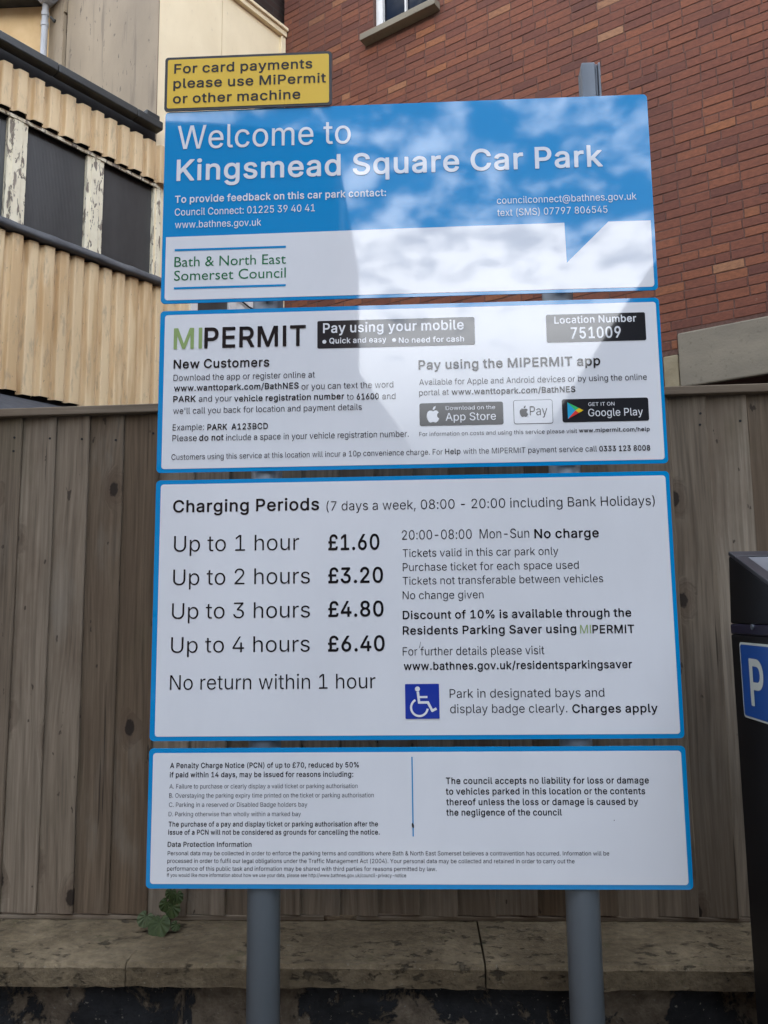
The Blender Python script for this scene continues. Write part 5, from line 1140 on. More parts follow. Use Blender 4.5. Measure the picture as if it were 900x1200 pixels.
rc = random.Random(11)
corrugated(-4.6, 0.06, 5.475, 5.835, -0.012, (4, 12, 19, 26, 33), rc).build('upper_cladding', MT['clad'], sh)
corrugated(-4.6, 0.34, 3.238, 4.475, -0.012, (3, 10, 17, 25, 27, 34), rc).build('lower_cladding', MT['clad'], sh)
MB().box(-4.6, -0.004, 0.075, 2.0, 0.0, 5.86).build('inner_wall', MT['dark'], sh)
MB().box(-4.62, 0.05, 0.003, 0.070, 5.455, 5.97).build('shadow_gap_board', MT['dark'], sh)  # painted black to give the shadow gap under the gutter
MB().box(-4.6, 0.33, 0.003, 0.070, 2.9, 4.58).build('shadow_gap_backing', MT['dark'], sh)  # black backing, paints the shade above the sheet tops under the flashing
MB().box(-4.62, 0.02, 0.0, 2.0, 5.975, 6.03).build('roof', MT['lead'], sh)
gm = MB()
for a, b in ((-4.6, -2.35), (-2.345, -1.04), (-1.035, -0.30), (-0.295, -0.035)):
    gm.prism_x([(-0.150, 5.990), (-0.150, 5.925), (-0.143, 5.915), (-0.05, 5.915), (-0.05, 5.980), (-0.06, 5.990)], a, b)
gt = gm.build('gutter', MT['gutter'], sh, 0.006)
MB().box(-0.20, -0.06, -0.135, -0.06, 5.9915, 6.045).build('end_block', MT['gutter'], gt, 0.008)
fl = MB()
n = 60
pr = [(-0.102, 4.487), (-0.108, 4.505), (-0.100, 4.545), (-0.07, 4.562), (0.0, 4.59), (0.0, 4.487)]
rings = []
for k in range(n + 1):
    x = -4.6 + 4.66 * k / n
    w = rc.uniform(-0.005, 0.005)
    rings.append([fl.vert((x, y + w, zz_ + rc.uniform(-0.004, 0.004))) for y, zz_ in pr])
for A, B in zip(rings, rings[1:]):
    for q in range(6):
        r = (q + 1) % 6
        fl.f.append([A[q], B[q], B[r], A[r]])
fl.build('lead_flashing', MT['lead'], sh, smooth=True)
MB().box(-4.6, 0.05, -0.012, 0.002, 5.435, 5.462).build('head_trim', MT['peel'], sh)
px = -0.590
cen = [0.045, -0.590, -1.263, -1.935, -2.608, -3.28, -3.953]
for c in cen:
    mm = MB()
    hw = 0.078 if c < 0 else 0.05
    mm.box(c - hw, c + hw, 0.004, 0.060, 4.58, 5.44)
    mm.box(c - hw * 0.55, c + hw * 0.45, -0.006, 0.004, 4.58, 5.44)
    mm.build('mullion', MT['peel'], sh, 0.004)
for a, b in zip(cen[1:], cen):
    MB().box(a + 0.078, b - (0.078 if b < 0 else 0.05), 0.045, 0.052, 4.575, 5.44).build('window_pane', MT['wglass'], sh)
MB().prism_x([(0.0, 3.215), (-1.3, 2.72), (-1.3, 2.66), (0.0, 3.15)], -4.6, 0.30).build('low_roof', MT['slates'], sh)
MB().box(-4.6, 0.30, -1.2, 0.0, 0.0, 2.64).build('lean_to_wall', MT['conc'], sh)

# ------------------------------------------------------------------ cream house with the grey side wall
ch = thing('rendered_house', 'cream boarded house end with a weathered grey side wall and a drainpipe', 'house', LOC, RZ)
CW = 1.60
fb_ = MB()
for a, b in ((0.0, 0.742), (0.748, 1.552)):
    for xa, xb, za, zb in cells(a, b, 0.0, 7.90, [(0.42, 1.60, 3.6, 5.25)]):
        fb_.box(xa, xb, -0.002 if a else 0.0, 0.03, za, zb)
fb_.build('front_boarding', MT['cream'], ch)
MB().box(0.0, CW, 0.034, 0.10, 0.0, 7.9).build('boarding_back', MT['dark'], ch)
tr = MB()
tr.box(0.0, CW + 0.02, -0.05, 0.05, 7.905, 7.965)
tr.box(0.0, CW + 0.02, -0.075, 0.05, 7.966, 8.0)
tr.box(1.553, CW + 0.02, -0.03, 0.03, 0.0, 7.904)
tr.build('trim', MT['cream'], ch, 0.004)
MB().box(0.02, CW + 0.45, 0.12, 2.0, 7.9, 9.6).build('upper_wall', MT['fbrick'], ch)
wb = MB()
for a, b in ((0.42, 0.499), (0.883, 1.243), (1.53, 1.60)):
    wb.box(a, b, -0.012, 0.03, 3.6, 5.25)
wb.box(0.499, 0.883, -0.012, 0.03, 3.6, 3.68)
wb.box(1.243, 1.53, -0.012, 0.03, 3.6, 3.68)
wb.box(0.499, 0.883, -0.012, 0.03, 5.17, 5.25)
wb.box(1.243, 1.53, -0.012, 0.03, 5.17, 5.25)
wfr = wb.build('window', MT['frame'], ch, 0.003)
for a, b in ((0.499, 0.883), (1.243, 1.53)):
    MB().box(a, b, 0.018, 0.026, 3.68, 5.17).build('window_pane', MT['wglass'], wfr)
MB().tube([(0.90, -0.03, 4.72), (1.0, -0.035, 4.665), (1.12, -0.03, 4.63), (1.24, -0.03, 4.62)], 0.009, 6).build('cable', MT['dark'], ch)
MB().box(-0.012, -0.001, 0.0, 1.66, 5.9, 9.6).build('side_wall', MT['weather'], ch)
cb = MB()
nn = 14
for k in range(nn):
    za, zb = 6.0 + 3.6 * k / nn, 6.0 + 3.6 * (k + 1) / nn
    j = rc.uniform(-0.02, 0.02)
    cb.box(-0.045, -0.001, 1.675 + j, 2.01, za, zb - 0.0005)
cb.build('corner_board', MT['weather'], ch)
MB().box(0.03, CW, 0.10, 2.02, 5.0, 7.88).build('core_wall', MT['conc'], ch)
# rear wall faces the car park squarely; placed in the house's own turned frame
rw = bpy.data.objects.new
a54 = R(54)
pr_ = (-0.075, 2.022)


def from_world(dx, dy):          # a step in world axes as a step in the house's frame
    return (dx * math.cos(a54) + dy * math.sin(a54), -dx * math.sin(a54) + dy * math.cos(a54))


rear = MB()
r0 = from_world(-2.6, 0.0)
r1 = from_world(0.25, 0.0)
t1 = from_world(0, 0.2)
P0, P1 = (pr_[0] + r0[0], pr_[1] + r0[1]), (pr_[0] + r1[0], pr_[1] + r1[1])
for za, zb in ((5.5, 8.28),):
    i = len(rear.v)
    for zq in (za, zb):
        for q in (P0, P1, (P1[0] + t1[0], P1[1] + t1[1]), (P0[0] + t1[0], P0[1] + t1[1])):
            rear.vert((q[0], q[1], zq))
    for q in ((0, 3, 2, 1), (4, 5, 6, 7), (0, 1, 5, 4), (1, 2, 6, 5), (2, 3, 7, 6), (3, 0, 4, 7)):
        rear.f.append([i + k for k in q])
rear.build('rear_wall', MT['tan'], ch)
ev = MB()
f1 = from_world(0, -0.22)
i = 0
for zq in (8.285, 8.44):
    for q in ((P0[0] + f1[0], P0[1] + f1[1]), (P1[0] + f1[0] - 0.12, P1[1] + f1[1] - 0.05), (P1[0] + t1[0], P1[1] + t1[1]), (P0[0] + t1[0], P0[1] + t1[1])):
        ev.vert((q[0], q[1], zq))
for q in ((0, 3, 2, 1), (4, 5, 6, 7), (0, 1, 5, 4), (1, 2, 6, 5), (2, 3, 7, 6), (3, 0, 4, 7)):
    ev.f.append(list(q))
ev.build('eave_board', MT['gutter'], ch)
pc = (-0.125, 1.93)
dp = MB()
dp.tube([(pc[0], pc[1], 5.9), (pc[0], pc[1], 8.24)], 0.034, 18)
for zq in (7.98, 8.10, 7.5):
    dp.tube([(pc[0], pc[1], zq - 0.025), (pc[0], pc[1], zq + 0.025)], 0.041, 18)
dpo = dp.build('drainpipe', MT['pipe'], ch, smooth=False)
hp = MB()
hx, hy = pc
for (w0, d0, z0), (w1, d1, z1) in (((0.05, 0.05, 8.215), (0.14, 0.12, 8.33)), ((0.14, 0.12, 8.33), (0.15, 0.13, 8.60))):
    i = len(hp.v)
    for w, d, zq in ((w0, d0, z0), (w1, d1, z1)):
        for sx_, sy_ in ((-1, -1), (1, -1), (1, 1), (-1, 1)):
            hp.vert((hx + sx_ * w, hy - 0.03 + sy_ * d, zq))
    for q in ((0, 3, 2, 1), (4, 5, 6, 7), (0, 1, 5, 4), (1, 2, 6, 5), (2, 3, 7, 6), (3, 0, 4, 7)):
        hp.f.append([i + k for k in q])
hp.build('hopper', MT['pipe'], dpo, 0.006)
MB().tube([(0.02, 1.86, 8.06), (-0.06, 1.86, 8.03), (-0.09, 1.88, 8.07)], [0.012, 0.02, 0.012], 8).build('pipe_bracket', MT['gutter'], ch)

# ------------------------------------------------------------------ buildings across the car park (mirrored in the sign), then two added side blocks
ob = thing('opposite_building', 'tall dark brick building across the car park, mirrored in the left of the sign', 'building', (-1.60, -14.0, 0), 0)
m_ = MB()
m_.prism([(-11, 0), (0, 0), (0, 11.9), (-2.85, 12.27), (-11, 12.9)], -7.0, 0.0)
m_.build('wall', MT['fbrick'], ob)
m_ = MB()
m_.prism_x([(0.0, 0.0), (0.0, 0.0), (0.0, 0.0)], 0, 0.001) if False else None
m_.prism([(0.003, 0), (1.75, 0), (1.75, 4.6), (1.30, 5.35), (0.69, 6.23), (0.003, 7.25)], -5.0, -0.05)
m_.build('side_wing', MT['fbrick'], ob)
m_ = MB()
m_.tube([(0.05, -0.3, 9.55), (0.05, -0.3, 10.5)], 0.13, 14)
m_.build('vent_pipe', MT['gutter'], ob)
for wx in (-9.2, -6.6, -4.0, -1.6):
    for wz in (1.6, 4.6, 7.6):
        f_ = MB()
        f_.box(wx - 0.55, wx + 0.55, 0.003, 0.05, wz, wz + 0.07)
        f_.box(wx - 0.55, wx + 0.55, 0.003, 0.05, wz + 1.63, wz + 1.7)
        f_.box(wx - 0.55, wx - 0.48, 0.003, 0.05, wz + 0.07, wz + 1.63)
        f_.box(wx + 0.48, wx + 0.55, 0.003, 0.05, wz + 0.07, wz + 1.63)
        fo = f_.build('window', MT['gutter'], ob)
        MB().box(wx - 0.48, wx + 0.48, 0.004, 0.02, wz + 0.07, wz + 1.63).build('window_pane', MT['wglass'], fo)
gb = thing('gabled_building', 'dark brick building with a steep gable across the car park, mirrored beside the sky', 'building', (2.0, -14.0, 0), 0)
m_ = MB()
m_.prism([(-2.3, 0), (11.0, 0), (11.0, 5.2), (6.0, 10.9), (4.6, 10.9), (2.66, 7.95), (1.62, 6.34), (0.70, 5.28), (0.0, 4.67), (-2.3, 4.67)], -9.0, 0.0)
m_.build('wall', MT['fbrick'], gb)
for wx in (1.5, 4.5, 7.5):
    fo = MB().box(wx - 0.5, wx + 0.5, 0.003, 0.04, 1.4, 3.0).build('window', MT['gutter'], gb)
    MB().box(wx - 0.44, wx + 0.44, 0.041, 0.05, 1.46, 2.94).build('window_pane', MT['wglass'], fo)

lt = thing('left_sky_blocker', 'tall dark brick block added out of view on the left to cut side skylight', 'building', (-9.5, -6.0, 0), 0)  # unseen, added to keep low side skylight off the scene
MB().box(-5.0, 0.0, -7.6, 7.0, 0.0, 10.5).build('wall', MT['fbrick'], lt)
MB().box(-5.2, 0.2, -7.7, 7.2, 10.5, 10.8).build('roof', MT['lead'], lt)
rt = thing('right_sky_blocker', 'tall dark brick block added out of view on the right to cut side skylight and sun', 'building', (9.0, -6.0, 0), 0)  # unseen, added to block skylight and sun from the right
MB().box(0.0, 5.0, -7.6, 7.0, 0.0, 11.0).build('wall', MT['fbrick'], rt)
MB().box(-0.2, 5.2, -7.7, 7.2, 11.0, 11.3).build('roof', MT['lead'], rt)

# ------------------------------------------------------------------ low stone wall
lw = thing('stone_wall', 'low rough tarred stone wall with pale coping slabs under the fence', 'wall', (0, 0, 0))
rw_ = random.Random(5)
b_ = MB()
# rough core, a displaced sheet in front of a box
nx, nz = 150, 26
X0, X1 = -3.2, 3.2
idx = {}
for i in range(nx + 1):
    for k in range(nz + 1):
        x = X0 + (X1 - X0) * i / nx
        zq = 0.66 * k / nz
        lump = 0.010 * math.sin(x * 17 + 1.3 * math.sin(zq * 21)) + 0.008 * math.sin(zq * 31 + x * 9) + rw_.uniform(-0.007, 0.007)
        idx[i, k] = b_.vert((x, 0.275 + lump, zq))
for i in range(nx):
    for k in range(nz):
        b_.f.append([idx[i, k], idx[i + 1, k], idx[i + 1, k + 1], idx[i, k + 1]])
b_.box(X0, X1, 0.31, 0.62, 0, 0.655)
b_.build('wall_body', MT['rough'], lw, smooth=True)
edges = [-3.2, -1.95, -0.722, 0.164, 1.35, 2.4, 3.2]
for a, b in zip(edges, edges[1:]):
    s_ = MB()
    ns = max(6, int((b - a) / 0.035))
    rings = []
    for k in range(ns + 1):
        ga = 0.0008 if a == -0.722 else 0.0022
        gb = 0.0008 if b == -0.722 else 0.0022
        x = a + ga + (b - a - ga - gb) * k / ns
        w = rw_.uniform(-0.0028, 0.0028)
        v = rw_.uniform(-0.0025, 0.0025)
        rings.append([s_.vert(p) for p in ((x, 0.226 + w, 0.643 + v), (x, 0.224 + w, 0.688 + v * 0.5), (x, 0.232 + w, 0.697 + v),
                                           (x, 0.36, 0.7005 + rw_.uniform(-0.0025, 0.0025)), (x, 0.60, 0.702), (x, 0.60, 0.643), (x, 0.30, 0.641))])
    for A, B in zip(rings, rings[1:]):
        for q in range(7):
            r = (q + 1) % 7
            s_.f.append([A[q], B[q], B[r], A[r]])
    s_.f.append(rings[0])
    s_.f.append(list(reversed(rings[-1])))
    s_.build('coping_stone', MT['coping'], lw)

# ------------------------------------------------------------------ timber fence
tf = thing('timber_fence', 'weathered grey brown feather edge board fence with a timber capping rail', 'fence', (0, 0.5, 0.702))
rf = random.Random(21)
bd = MB()
bounds = [-1.184, -1.078, -0.973, -0.869]
x = -1.184
left = []
while x > -3.2:
    x -= rf.uniform(0.104, 0.112)
    left.append(x)
bounds = list(reversed(left)) + bounds
nbt = 16
for k in range(1, nbt + 1):
    bounds.append(-0.869 + (0.876 + 0.869) * k / nbt + (rf.uniform(-0.004, 0.004) if k < nbt else 0))
bounds.append(0.995)
x = 0.995
while x < 3.2:
    x += rf.uniform(0.108, 0.119)
    bounds.append(x)
for a, b in zip(bounds, bounds[1:]):
    bd.tone = rf.random()
    zb, zt = 0.014 + rf.uniform(-0.003, 0.004), 1.4655 + b * 0.0105
    th_ = rf.uniform(0.010, 0.0135)
    lean = rf.uniform(-0.003, 0.003)
    ns = 10
    rings = []
    for k in range(ns + 1):
        zq = zb + (zt - zb) * k / ns
        xx = b + lean * (k / ns - 0.5) + rf.uniform(-0.0009, 0.0009)
        aa = a - 0.012
        rings.append([bd.vert(p) for p in ((aa, -0.0035, zq), ((aa + xx) / 2, -0.0035 - th_ * 0.45 + rf.uniform(-0.0004, 0.0004), zq), (xx - 0.003, -th_ - 0.0035, zq), (xx, -th_ - 0.001, zq), (xx, 0.006, zq), (aa, 0.006, zq))])
    for A, B in zip(rings, rings[1:]):
        for q in range(6):
            r = (q + 1) % 6
            bd.f.append([A[q], B[q], B[r], A[r]])
    bd.f.append(rings[-1])
    bd.f.append(list(reversed(rings[0])))
    for dz in (0.045, 0.085) if rf.random() < 0.7 else (0.06,):
        nx_, nz_ = b - rf.uniform(0.017, 0.024), zt - dz - rf.uniform(0, 0.02)
        if 0.6 < abs(b) < 1.6:
            MB().tube([(nx_, -th_ * 0.85 - 0.0047, nz_), (nx_, -th_ * 0.5, nz_)], 0.0036, 8).build('nail', MT['dark'], tf)
bd.build('boards', MT['board'], tf)
cp = MB()
cp.tone = 0.4
for a, b in ((-3.2, -1.9), (-1.897, 0.30), (0.303, 1.9), (1.903, 3.2)):
    za, zc = 1.4575 + a * 0.0105, 1.4575 + b * 0.0105
    pr = [(-0.034, 0.0), (-0.034, 0.025), (0.03, 0.034), (0.03, 0.0)]
    i = len(cp.v)
    for x, zq in ((a, za), (b, zc)):
        for y, d in pr:
            cp.vert((x, y, zq + 0.012 + d - 0.003))
    cp.f += [[i + 3, i + 2, i + 1, i], [i + 4, i + 5, i + 6, i + 7]] + [[i + q, i + (q + 1) % 4, i + 4 + (q + 1) % 4, i + 4 + q] for q in range(4)]
    cp.tone = rf.random()
cp.build('capping_rail', MT['rail'], tf, 0.003)
bs = MB()
bs.tone = 0.9
bs.box(-3.2, -0.71, -0.006, 0.03, 0.0, 0.011)
bs.tone = 0.6
bs.box(-0.70, -0.26, -0.012, 0.03, 0.0, 0.013)
bs.box(-0.17, 3.2, -0.009, 0.03, 0.0, 0.011)
bs.build('base_batten', MT['rail'], tf, 0.002)
rl = MB()
for zq in (0.25, 1.15):
    rl.box(-3.2, 3.2, 0.0075, 0.06, zq, zq + 0.09)
rl.build('back_rail', MT['rail'], tf)

# ------------------------------------------------------------------ weed on the coping
WEED_SIZE = 0.86
wd = thing('creeping_weed', 'small round leaved green weed growing between fence and coping stone', 'weed', (-0.70, 0.46, 0.702))
wd.scale = (WEED_SIZE, WEED_SIZE, WEED_SIZE)
rl_ = random.Random(9)
stm = MB()
LEAVES = [(0.006, -0.075, 0.022, 0.036, 52, 0.25, -0.15), (-0.046, -0.055, 0.036, 0.025, 60, 0.95, 0.35), (-0.020, -0.045, 0.030, 0.020, 35, 0.7, 0.1),
          (0.036, -0.035, 0.058, 0.026, 66, 0.05, -0.4), (0.012, -0.030, 0.070, 0.022, 72, 0.0, 0.3), (0.046, -0.028, 0.092, 0.022, 75, 0.1, -0.1), (0.026, -0.028, 0.104, 0.018, 70, 0.0, 0.3),
          (0.054, -0.060, 0.018, 0.016, 40, 0.5, 0.7)]
for lx, ly, lz, rad, tilt, tone, tw in LEAVES:
    lf = MB()
    lf.tone = tone
    M3 = Matrix.Translation((lx, ly, lz)) @ Matrix.Rotation(tw, 4, 'Y') @ Matrix.Rotation(R(tilt), 4, 'X')
    n = 45
    c0 = lf.vert(M3 @ Vector((0, 0.35 * rad, 0)))
    mid, outr = [], []
    for k in range(n):
        t = 2 * math.pi * k / n
        dt = (t - math.pi / 2 + math.pi) % (2 * math.pi) - math.pi
        notch = 1.0 - 0.62 * math.exp(-(dt / 0.20) ** 2)
        tooth = 0.055 * abs(math.sin(4.5 * t + 0.4)) + rl_.uniform(-0.012, 0.012)
        rr = rad * notch * (0.96 + tooth)
        fold = 0.0022 * math.cos(9 * t) + 0.10 * rad * abs(math.cos(t)) ** 1.5
        mid.append(lf.vert(M3 @ Vector((0.55 * rr * math.cos(t), 0.55 * rr * math.sin(t) + 0.14 * rad, fold * 0.55))))
        outr.append(lf.vert(M3 @ Vector((rr * math.cos(t), rr * math.sin(t), fold * 0.7 - 0.002))))
    for k in range(n):
        q = (k + 1) % n
        lf.f.append([c0, mid[k], mid[q]])
        lf.f.append([mid[k], outr[k], outr[q], mid[q]])
    lf.build('leaf', MT['leaf'], wd)
    tip = M3 @ Vector((0, 0.35 * rad, -0.001))
    stm.tube([(0.015 + rl_.uniform(-0.012, 0.012), -0.01, 0.0), (lx * 0.7 + 0.004, ly * 0.5 + 0.004, lz * 0.55 + 0.004), tuple(tip)], [0.0020, 0.0017, 0.0012], 6)
stm.build('stem', MT['stem'], wd, smooth=True)

# ------------------------------------------------------------------ ticket machine
tm = thing('ticket_machine', 'black pay and display ticket machine with a sloping top and blue parking plate', 'ticket machine', (0.71, -0.03, 0))
MB().box(0.0, 0.42, -0.34, 0.016, 0.0, 1.4935).build('cabinet', MT['mblack'], tm, 0.003)
MB().box(-0.0008, 0.4208, -0.352, 0.0155, 1.494, 1.517).build('band', MT['mband'], tm, 0.004)
hd_ = MB()
hd_.prism_x([(-0.362, 1.5175), (0.014, 1.5175), (0.000, 1.666), (-0.012, 1.6655), (-0.362, 1.527)], -0.0004, 0.4204)
hd_.build('hood', MT['mblack'], tm, 0.004)
sl = math.atan2(1.668 - 1.525, 0.364)
hf = MB()


def on_slope(x, t, h):         # t metres down the slope from the back edge, h above it
    return (x, 0.000 - t * math.cos(sl) - h * math.sin(sl), 1.668 - t * math.sin(sl) + h * math.cos(sl))


def slope_box(mb, x0, x1, t0, t1, h0, h1):
    i = len(mb.v)
    for h in (h0, h1):
        for x, t in ((x0, t1), (x1, t1), (x1, t0), (x0, t0)):
            mb.vert(on_slope(x, t, h))
    for q in ((0, 3, 2, 1), (4, 5, 6, 7), (0, 1, 5, 4), (1, 2, 6, 5), (2, 3, 7, 6), (3, 0, 4, 7)):
        mb.f.append([i + k for k in q])


slope_box(hf, -0.001, 0.421, 0.0, 0.034, 0.001, 0.010)
slope_box(hf, -0.001, 0.421, 0.357, 0.389, 0.001, 0.010)
slope_box(hf, -0.001, 0.026, 0.034, 0.357, 0.001, 0.010)
slope_box(hf, 0.396, 0.421, 0.034, 0.357, 0.001, 0.010)
hf.build('hood_frame', MT['medge'], tm, 0.002)
hp2 = MB()
slope_box(hp2, 0.026, 0.396, 0.034, 0.357, 0.001, 0.007)
hp2.build('solar_panel', MT['mpanel'], tm)
pl = MB()


def side_flat(mb, poly, x):     # poly in (distance towards the viewer, z)
    mb.f.append([mb.vert((x, -0.03 - d, zq)) for d, zq in poly])


rr_ = round_rect(0.008, 0.165, 1.3215, 1.4785, 0.008)
i = len(pl.v)
for x in (-0.004, -0.0005):
    for d, zq in rr_:
        pl.vert((x, -0.03 - d + 0.0, zq))
n = len(rr_)
pl.f.append([i + k for k in range(n)])
pl.f.append([i + n + k for k in reversed(range(n))])
pl.f += [[i + k, i + n + k, i + n + (k + 1) % n, i + (k + 1) % n] for k in range(n)]
plo = pl.build('parking_plate', MT['p_white'], tm, label='blue square parking plate with a white letter P')
q_ = MB()
side_flat(q_, round_rect(0.0125, 0.1605, 1.326, 1.474, 0.006), -0.0047)
q_.build('plate_field', MT['p_blue'], plo)
adv, vs, fs = glyph('BP')
q_ = MB()
lo_x, hi_x = min(v[0] for v in vs), max(v[0] for v in vs)
lo_z, hi_z = min(v[1] for v in vs), max(v[1] for v in vs)
for v in vs:
    q_.vert((-0.0054, -0.03 - (0.053 + (v[0] - lo_x) / (hi_x - lo_x) * 0.066), 1.350 + (v[1] - lo_z) / (hi_z - lo_z) * 0.097))
q_.f = [list(f) for f in fs]
q_.build('plate_letter', MT['p_white'], plo)
MB().tube([(-0.0035, -0.105, 1.512), (0.0005, -0.105, 1.512)], 0.006, 16).build('lock', MT['alu'], tm)
MB().tube([(-0.0035, -0.30, 1.512), (0.0005, -0.30, 1.512)], 0.006, 16).build('lock', MT['alu'], tm)
dr = MB()
dr.box(0.03, 0.39, -0.352, -0.340, 0.12, 1.46)
dro = dr.build('front_door', MT['mblack'], tm, 0.004)
MB().box(0.10, 0.32, -0.356, -0.3525, 1.18, 1.36).build('screen', MT['glass'], dro)
MB().box(0.12, 0.30, -0.358, -0.3525, 0.62, 0.78).build('ticket_tray', MT['dark'], dro)
MB().box(0.26, 0.34, -0.358, -0.3525, 0.95, 1.08).build('keypad', MT['alu'], dro)

# ------------------------------------------------------------------ the car park sign
sg = thing('car_park_sign', 'large blue and white car park information sign, four panels on two grey posts', 'sign', (0, 0, 0))
for x, top in ((-0.344, 2.93), (0.370, 2.78)):
    p_ = MB()
    p_.tube([(x, 0.045, 0.0), (x, 0.045, top)], 0.0372, 40)
    po = p_.build('post', MT['post'], sg)
    for poly in po.data.polygons:
        poly.use_smooth = len(poly.vertices) == 4
st = MB()
st.prism_x([(0.008, 2.55), (0.05, 2.55), (0.05, 2.898), (0.008, 2.908)], 0.446, 0.480)
st.prism_x([(0.012, 2.55), (0.046, 2.55), (0.046, 2.90), (0.012, 2.906)], 0.4805, 0.4865)
st.prism_x([(0.008, 2.55), (0.05, 2.55), (0.05, 2.898), (0.008, 2.908)], 0.487, 0.493)
st.build('mounting_channel', MT['alu'], sg, 0.003)

ROWS = {'1': (2.3052, 2.8097), '2': (1.8856, 2.2863), '3': (1.2669, 1.8676), '4': (0.9484, 1.2508)}
NAMES = {'1': ('welcome_panel', 'top blue panel welcoming drivers to the car park'),
         '2': ('mobile_payment_panel', 'white panel about paying by mobile phone, second from the top'),
         '3': ('charges_panel', 'white panel listing charging periods and prices'),
         '4': ('penalty_panel', 'lowest white panel of small penalty and data notices')}
pan = {}
for k in '1234':
    z0, z1 = ROWS[k]
    p_ = MB()
    p_.prism(round_rect(-0.6, 0.6, z0, z1, 0.010), 0.0, 0.003)
    pan[k] = p_.build(NAMES[k][0], MT['s_blue'], sg, label=NAMES[k][1])
YF, YP, YQ = -0.0006, -0.0012, -0.0018
arc = [p for p in round_rect(-0.5905, 0.5915, 2.3135, 2.6, 0.008) if p[1] < 2.45]
ra, rb2 = [p for p in arc if p[0] > 0], [p for p in arc if p[0] < 0]
rb2 = sorted(rb2, key=lambda p: -p[1])
ra = sorted(ra, key=lambda p: p[1])
w_ = MB()
w_.flat(rb2[:1] and ([(-0.5905, 2.4765)] + rb2 + ra + [(0.5915, 2.4805), (0.4907, 2.4810), (0.3868, 2.3792), (0.3851, 2.4815), (0.0108, 2.4800)]), YF)
w_.build('white_field', MT['s_white'], pan['1'])
lg = MB()
for z in (2.4418, 2.3434):
    lg.flat([(-0.568, z - 0.0028), (-0.2925, z - 0.0028), (-0.2925, z + 0.0028), (-0.568, z + 0.0028)], YP)
lg.build('logo_rules', MT['s_blue'], pan['1'])
lg = MB()
for txt, z in (('Bath & North East', 2.3985), ('Somerset Council', 2.3630)):
    vs, fs = plain_text(txt, -0.568, -0.2925, z, 0.0258, YP)
    i = len(lg.v)
    for v in vs:
        lg.vert(v)
    lg.f += [[i + q for q in f] for f in fs]
lg.build('council_lettering', MT['dgr'], pan['1'])
for k, (x0, x1, z0, z1) in {'2': (-0.588, 0.592, 1.8948, 2.2756), '3': (-0.588, 0.591, 1.2768, 1.8575), '4': (-0.5905, 0.590, 0.9585, 1.2405)}.items():
    w_ = MB()
    w_.flat(round_rect(x0, x1, z0, z1, 0.007), YF)
    w_.build('white_field', MT['s_white'], pan[k])
for k in '1234':
    lettering(k, pan[k], YQ if k == '2' else YP)
# payment panel badges
for (x0, x1, z0, z1), nm in (((-0.2155, 0.1622, 2.1814, 2.2502), 'mobile_box'), ((0.332, 0.5652, 2.1817, 2.2505), 'location_box')):
    MB().flat(round_rect(x0, x1, z0, z1, 0.004), YP).build(nm, MT['slate'], pan['2'])
bl = MB()
for x in (-0.1985, -0.0309):
    bl.flat(ellipse(x, 2.1978, 0.0048, 0.0048), YQ)
bl.build('bullets', MT['wht'], pan['2'])


def apple(mb, cx, cz, h, y):
    P = [(0.02, 0.30), (0.14, 0.35), (0.27, 0.35), (0.37, 0.28), (0.43, 0.21), (0.36, 0.14), (0.31, 0.04), (0.32, -0.08), (0.38, -0.17), (0.45, -0.21), (0.40, -0.33), (0.30, -0.46), (0.20, -0.50), (0.08, -0.47), (0.0, -0.45),
         (-0.09, -0.47), (-0.20, -0.50), (-0.30, -0.44), (-0.40, -0.27), (-0.45, -0.08), (-0.44, 0.12), (-0.37, 0.27), (-0.25, 0.35), (-0.12, 0.35)]
    mb.flat([(cx + p[0] * h * 0.8, cz - 0.07 * h + p[1] * h * 0.86) for p in reversed(P)], y)
    mb.flat([(cx + p[0] * h, cz + p[1] * h) for p in ((0.0, 0.26), (0.09, 0.29), (0.16, 0.38), (0.17, 0.5), (0.07, 0.46), (0.0, 0.36))], y)


bp = MB().flat(round_rect(0.0268, 0.2236, 1.9857, 2.0408, 0.005), YP).build('app_badge', MT['slate'], pan['2'])
pb = MB().flat(round_rect(0.2477, 0.3393, 1.9855, 2.0432, 0.005), YP).build('pay_badge_outline', MT['slate'], pan['2'])
gp = MB().flat(round_rect(0.3611, 0.5614, 1.9872, 2.0428, 0.005), YP).build('play_badge', MT['slate'], pan['2'])
MB().flat(round_rect(0.2489, 0.3381, 1.9867, 2.0420, 0.0042), YQ).build('pay_badge_field', MT['s_white'], pan['2'])
YL = -0.0024
q_ = MB()
apple(q_, 0.0583, 2.0132, 0.040, YL)
q_.build('apple_mark', MT['wht'], pan['2'])
q_ = MB()
apple(q_, 0.2718, 2.0158, 0.027, YL)
q_.build('apple_mark', MT['slate'], pan['2'])
for k, y in (('A', YL), ('P', YL), ('G', YL)):
    lettering(k, pan['2'], y)
tx, tz, tw_, th2 = 0.3735, 2.0150, 0.037, 0.040
TL_, BL_, RT_ = (tx, tz + th2 / 2), (tx, tz - th2 / 2), (tx + tw_, tz)
MID = (tx + 0.018, tz)
UP, DN = (tx + 0.0265, tz + 0.0058), (tx + 0.0265, tz - 0.0058)
for poly, mt in (((TL_, BL_, MID), 't_blue'), ((TL_, MID, UP), 't_green'), ((BL_, DN, MID), 't_red'), ((MID, DN, RT_, UP), 't_yellow')):
    MB().flat(list(poly), YL).build('play_mark', MT[mt], pan['2'])
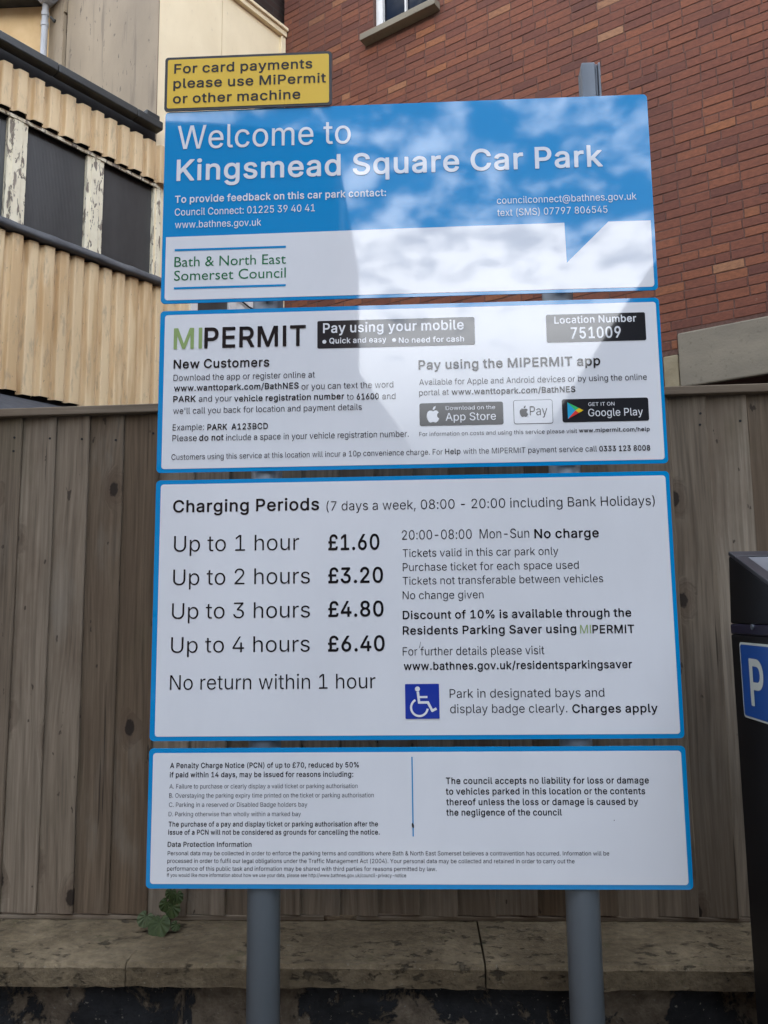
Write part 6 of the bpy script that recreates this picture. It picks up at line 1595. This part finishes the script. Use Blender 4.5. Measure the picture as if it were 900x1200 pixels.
# charges panel: wheelchair badge
bx0, bx1, bz0, bz1 = -0.0183, 0.0610, 1.3115, 1.3910
bw_, bh_ = bx1 - bx0, bz1 - bz0
ba = MB().flat(round_rect(bx0, bx1, bz0, bz1, 0.002), YP).build('disabled_badge', MT['s_white'], pan['3'])
MB().flat(round_rect(bx0 + 0.0012, bx1 - 0.0012, bz0 + 0.0012, bz1 - 0.0012, 0.002), -0.0016).build('badge_field', MT['navy'], pan['3'])


def bpt(u, v):                 # fractions of the badge, v down
    return (bx0 + u * bw_, bz1 - v * bh_)


def stroke(mb, pts, w, y):
    for i, (a, b) in enumerate(zip(pts, pts[1:])):
        a, b = Vector(bpt(*a)), Vector(bpt(*b))
        d = (b - a).normalized() * w / 2
        nrm = Vector((-d.y, d.x))
        a2, b2 = a - d * 0.6, b + d * 0.6
        mb.flat([tuple(a2 - nrm), tuple(b2 - nrm), tuple(b2 + nrm), tuple(a2 + nrm)], y - 0.00004 * i)


q_ = MB()
hc = bpt(0.37, 0.155)
q_.flat(ellipse(hc[0], hc[1], 0.0056, 0.0056, 16), -0.0022)
stroke(q_, [(0.38, 0.25), (0.41, 0.53), (0.66, 0.53), (0.78, 0.76), (0.88, 0.71)], 0.0056, -0.0022)
stroke(q_, [(0.39, 0.38), (0.63, 0.38)], 0.0046, -0.0026)
n = 26
wc = (0.415, 0.67)
inn, out = [], []
for k in range(n + 1):
    a = R(118 + (352 - 118) * k / n)
    for rr, L in ((0.205, inn), (0.265, out)):
        u, v = wc[0] + rr * math.cos(a), wc[1] - rr * math.sin(a)
        L.append(q_.vert((*[bpt(u, v)[0]], -0.0029, bpt(u, v)[1])))
for k in range(n):
    q_.f.append([inn[k], out[k], out[k + 1], inn[k + 1]])
q_.build('wheelchair_mark', MT['wht'], pan['3'])
# penalty panel: blue divider
MB().flat([(-0.0052, 1.0595), (-0.0025, 1.0595), (-0.0025, 1.230), (-0.0052, 1.230)], YP).build('divider', MT['s_blue'], pan['4'])

MB().flat([(-0.1885, 1.6192), (-0.1862, 1.6186), (-0.1858, 1.6210), (-0.1880, 1.6214)], YP).build('scuff', MT['slate'], pan['3'])
MB().flat([(0.0165, 1.4700), (0.0178, 1.4702), (0.0205, 1.4835), (0.0198, 1.4840)], YP).build('scuff', MT['slate'], pan['3'])
MB().flat([(-0.0058, 1.079), (-0.0020, 1.077), (-0.0017, 1.084), (-0.0050, 1.089), (-0.0068, 1.086)], YQ).build('scuff', MT['slate'], pan['4'])
MB().flat([(0.4360, 1.0925), (0.4378, 1.0920), (0.4382, 1.0938), (0.4366, 1.0942)], YP).build('scuff', MT['slate'], pan['4'])

# ------------------------------------------------------------------ yellow notice on top
yn = thing('yellow_notice', 'small yellow notice plate with black lettering above the top left corner of the blue sign', 'notice', (-0.39, -0.004, 2.81))
p_ = MB()
p_.prism(round_rect(-0.2125, 0.2120, 0.0, 0.147, 0.008), 0.0, 0.003)
p_.build('plate', MT['nedge'], yn)
MB().flat(round_rect(-0.2055, 0.2050, 0.0068, 0.1402, 0.005), -0.0006).build('yellow_field', MT['yellow'], yn)
lettering('Y', yn, -0.0012, -0.39, 2.81)
